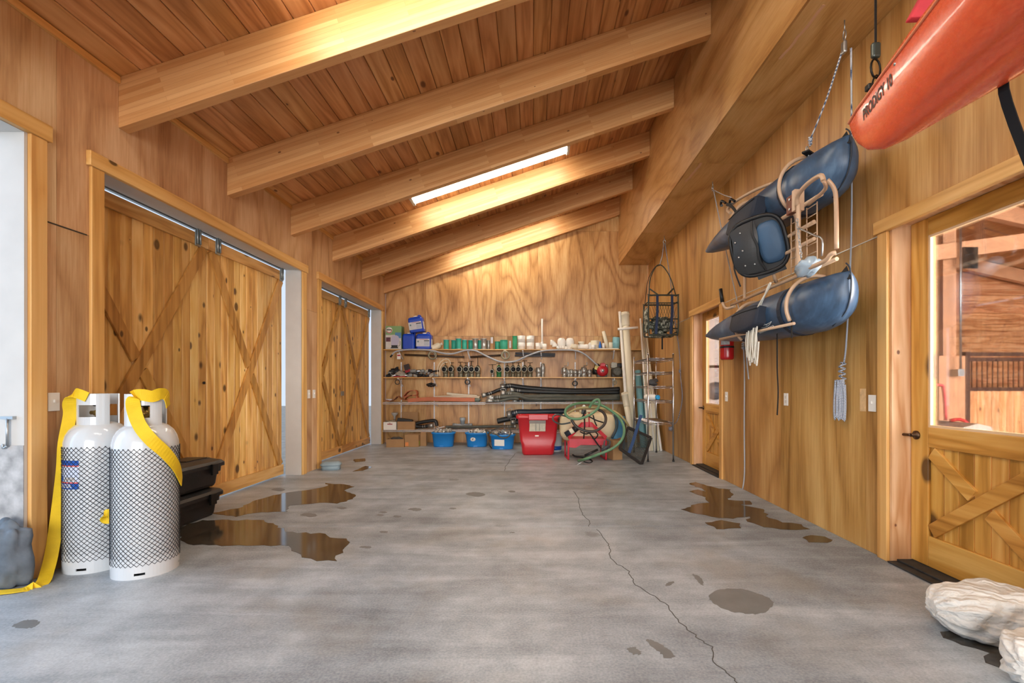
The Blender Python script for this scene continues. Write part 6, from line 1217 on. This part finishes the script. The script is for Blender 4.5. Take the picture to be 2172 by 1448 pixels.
t = open_box(1304, 7.42, .16, .2, .30, .001, 'carton', 'torn cardboard box on the floor right of the sprayer', CARD, rz=.3); MB().bar((.08, 0, .30), (.14, 0, .32), .18, .004, up=(0, 0, 1)).build('flap', CARD, t)
t = thing('blue_drum', 'light blue drum standing behind the sprayer at right', 'drum', (X(1306, 8.35), 8.35, .001)); MB().lathe([(.15, 0), (.16, .01), (.16, .18), (.165, .19), (.165, .21), (.16, .22), (.16, .58), (.165, .59), (.155, .61), (.14, .60)], 26).build('shell', mat('drum_blue', '#4a93c2', .45), t); MB().lathe([(.04, .60), (.04, .63), (.03, .635)], 14, T(.05, -.04, 0)).build('bung', WHITEP, t)
# ------------------------------------------------------------------ black slatted screen leaning by the wire rack
gs = thing('slatted_screen', 'black slatted screen with a blue strap leaning on the floor by the wire rack', 'screen', at(1361, 984.5, 6.9), world=True)
A, B, C_, D = at(1361, 984.2, 6.91), at(1314, 951, 6.93), at(1332, 906, 7.06), at(1381, 928, 7.06)
nrm = (B-A).cross(D-A).normalized(); nrm = -nrm if nrm.y > 0 else nrm
for p, q in ((A, B), (B, C_), (C_, D), (D, A)): MB().bar(p, q, .035, .03, up=nrm).build('frame_bar', BLACKP, gs)
for k in range(1, 26): p, q = B.lerp(C_, k/26), A.lerp(D, k/26); MB().bar(p, q, .006, .012, up=nrm).build('slat', mat('slat_olive', '#33352c', .6), gs)
MB().strip(cr([at(1334, 960, 6.9), at(1343, 935, 6.93), at(1352, 905, 6.96), at(1360, 880, 7.05)], 4), (1, 0, .3), .045, .006).build('strap', mat('strap_navy', '#20406c', .7), gs)
# ------------------------------------------------------------------ pipes leaning in the corner
def lean(p, q, r, m, lab, bell=0, cat='pipe'):
    t = thing('leaning_pipe', lab, cat, p, group='pipes leaning in the corner', world=True); p, q = V(p), V(q); d = (q-p).normalized()
    MB().tube([p, q], r, 16).build('pipe', m, t)
    if bell: MB().tube([q-d*.28, q-d*.25, q-d*.06, q-d*.058, q-d*.03, q-d*.03, q], [r*1.01, r*1.12, r*1.12, r*1.22, r*1.22, r*1.12, r*1.12], 16).build('bell_end', m, t)
    return t
lean((1.90, 8.86, .002), (1.80, 9.20, 2.58), .070, PVCC, 'thick cream pipe with bell end leaning against the shelves', 1)
lean((1.80, 8.80, .002), (1.70, 9.22, 2.60), .028, PVCW, 'thin tall white pipe just left of the thick cream pipe')
t = lean((1.87, 8.72, .002), (1.745, 8.98, 1.02), .055, PVCC, 'short cream pipe with coupling standing left of the thick pipe', 1)
lean((1.86, 8.95, .002), (1.76, 9.235, 1.88), .022, PVCW, 'slim white pipe between the thin tall pipe and the thick one')
lean((1.63, 9.03, 2.235), (2.02, 9.05, 2.27), .024, PVCW, 'short white pipe stuck crosswise near the top of the tall pipes')
lean((2.06, 8.75, .002), (2.06, 9.25, 1.44), .062, PVCT, 'left of two teal pipes leaning behind the wire rack'); lean((2.14, 8.55, .002), (2.20, 9.2, 1.36), .066, PVCT, 'right of two teal pipes leaning behind the wire rack')
for k in range(7):
    lean((2.04+.036*k, 8.28+.02*(k % 3), .002), (2.17+.017*k, 9.50-.03*(k % 2), 2.50-.10*((k*3) % 5)), .017 if k % 2 else .020, PVCC if k % 3 else PVCW, ORD[k]+' of the thin pale pipes leaning in the back right corner')
# ------------------------------------------------------------------ chrome wire rack
CHR = mat('chrome', '#c7c9cf', .2, 1.0)
rk = thing('wire_rack', 'narrow chrome wire rack with five shelves along the right wall', 'wire rack', (1.94, 7.66, 0), world=True)
xa, xb, ya, yb = 1.75, 2.135, 7.16, 8.14
for x, y in ((xa, ya), (xb, ya), (xa, yb), (xb, yb)):
    p_ = MB().tube([(x, y, .03), (x, y, 1.63)], .0125, 12).build('post', CHR, rk); MB().lathe([(.014, 0), (.02, .004), (.014, .03)], 10, T(x, y, 0)).build('foot', BLACKP, p_); MB().lathe([(.0135, 1.63), (.0135, 1.64), (.008, 1.645)], 10, T(x, y, 0)).build('cap', CHR, p_)
for k, z in enumerate((1.57, 1.36, 1.143, .92, .59)):
    s_ = MB()
    for dz in (0, -.03):
        s_.tube([(xa, ya, z+dz), (xb, ya, z+dz)], .004, 6).tube([(xa, yb, z+dz), (xb, yb, z+dz)], .004, 6).tube([(xa, ya, z+dz), (xa, yb, z+dz)], .004, 6).tube([(xb, ya, z+dz), (xb, yb, z+dz)], .004, 6)
    n = 10
    for y in (ya, yb): s_.tube([(xa+(xb-xa)*i/n, y, z-(.03 if i % 2 else 0)) for i in range(n+1)], .0025, 5)
    for x in (xa, xb): s_.tube([(x, ya+(yb-ya)*i/24, z-(.03 if i % 2 else 0)) for i in range(25)], .0025, 5)
    for i in range(1, 36): s_.tube([(xa, ya+(yb-ya)*i/36, z), (xb, ya+(yb-ya)*i/36, z)], .002, 4)
    for x in (xa+.13, xb-.13): s_.tube([(x, ya, z-.004), (x, yb, z-.004)], .003, 5)
    tag(s_.build('wire_shelf', CHR, rk), kind='stuff')
t = thing('spray_bottle', 'white plastic bottle with blue cap lying on the chrome rack', 'bottle', at(1383, 846, 7.4), rot=(math.radians(90), 0, math.radians(35)))
t.location.z = .92+.052
MB().lathe([(.03, -.14), (.045, -.13), (.048, -.1), (.048, .04), (.03, .08), (.025, .09)], 18).build('body', WHITEP, t); MB().lathe([(.035, .09), (.035, .13), (.03, .132)], 16).build('cap', mat('cap_blue', '#2a9ad6', .4), t)
single(blob((2.0, 7.9, 1.20), .09, .12, .055, 81, .4, 18, 10, flat=1.146), 'dark_bundle', 'small dark bundle on the third shelf of the chrome rack', 'bundle', mat('bundle_grey', '#5a5a5c', .7, bump=.4))
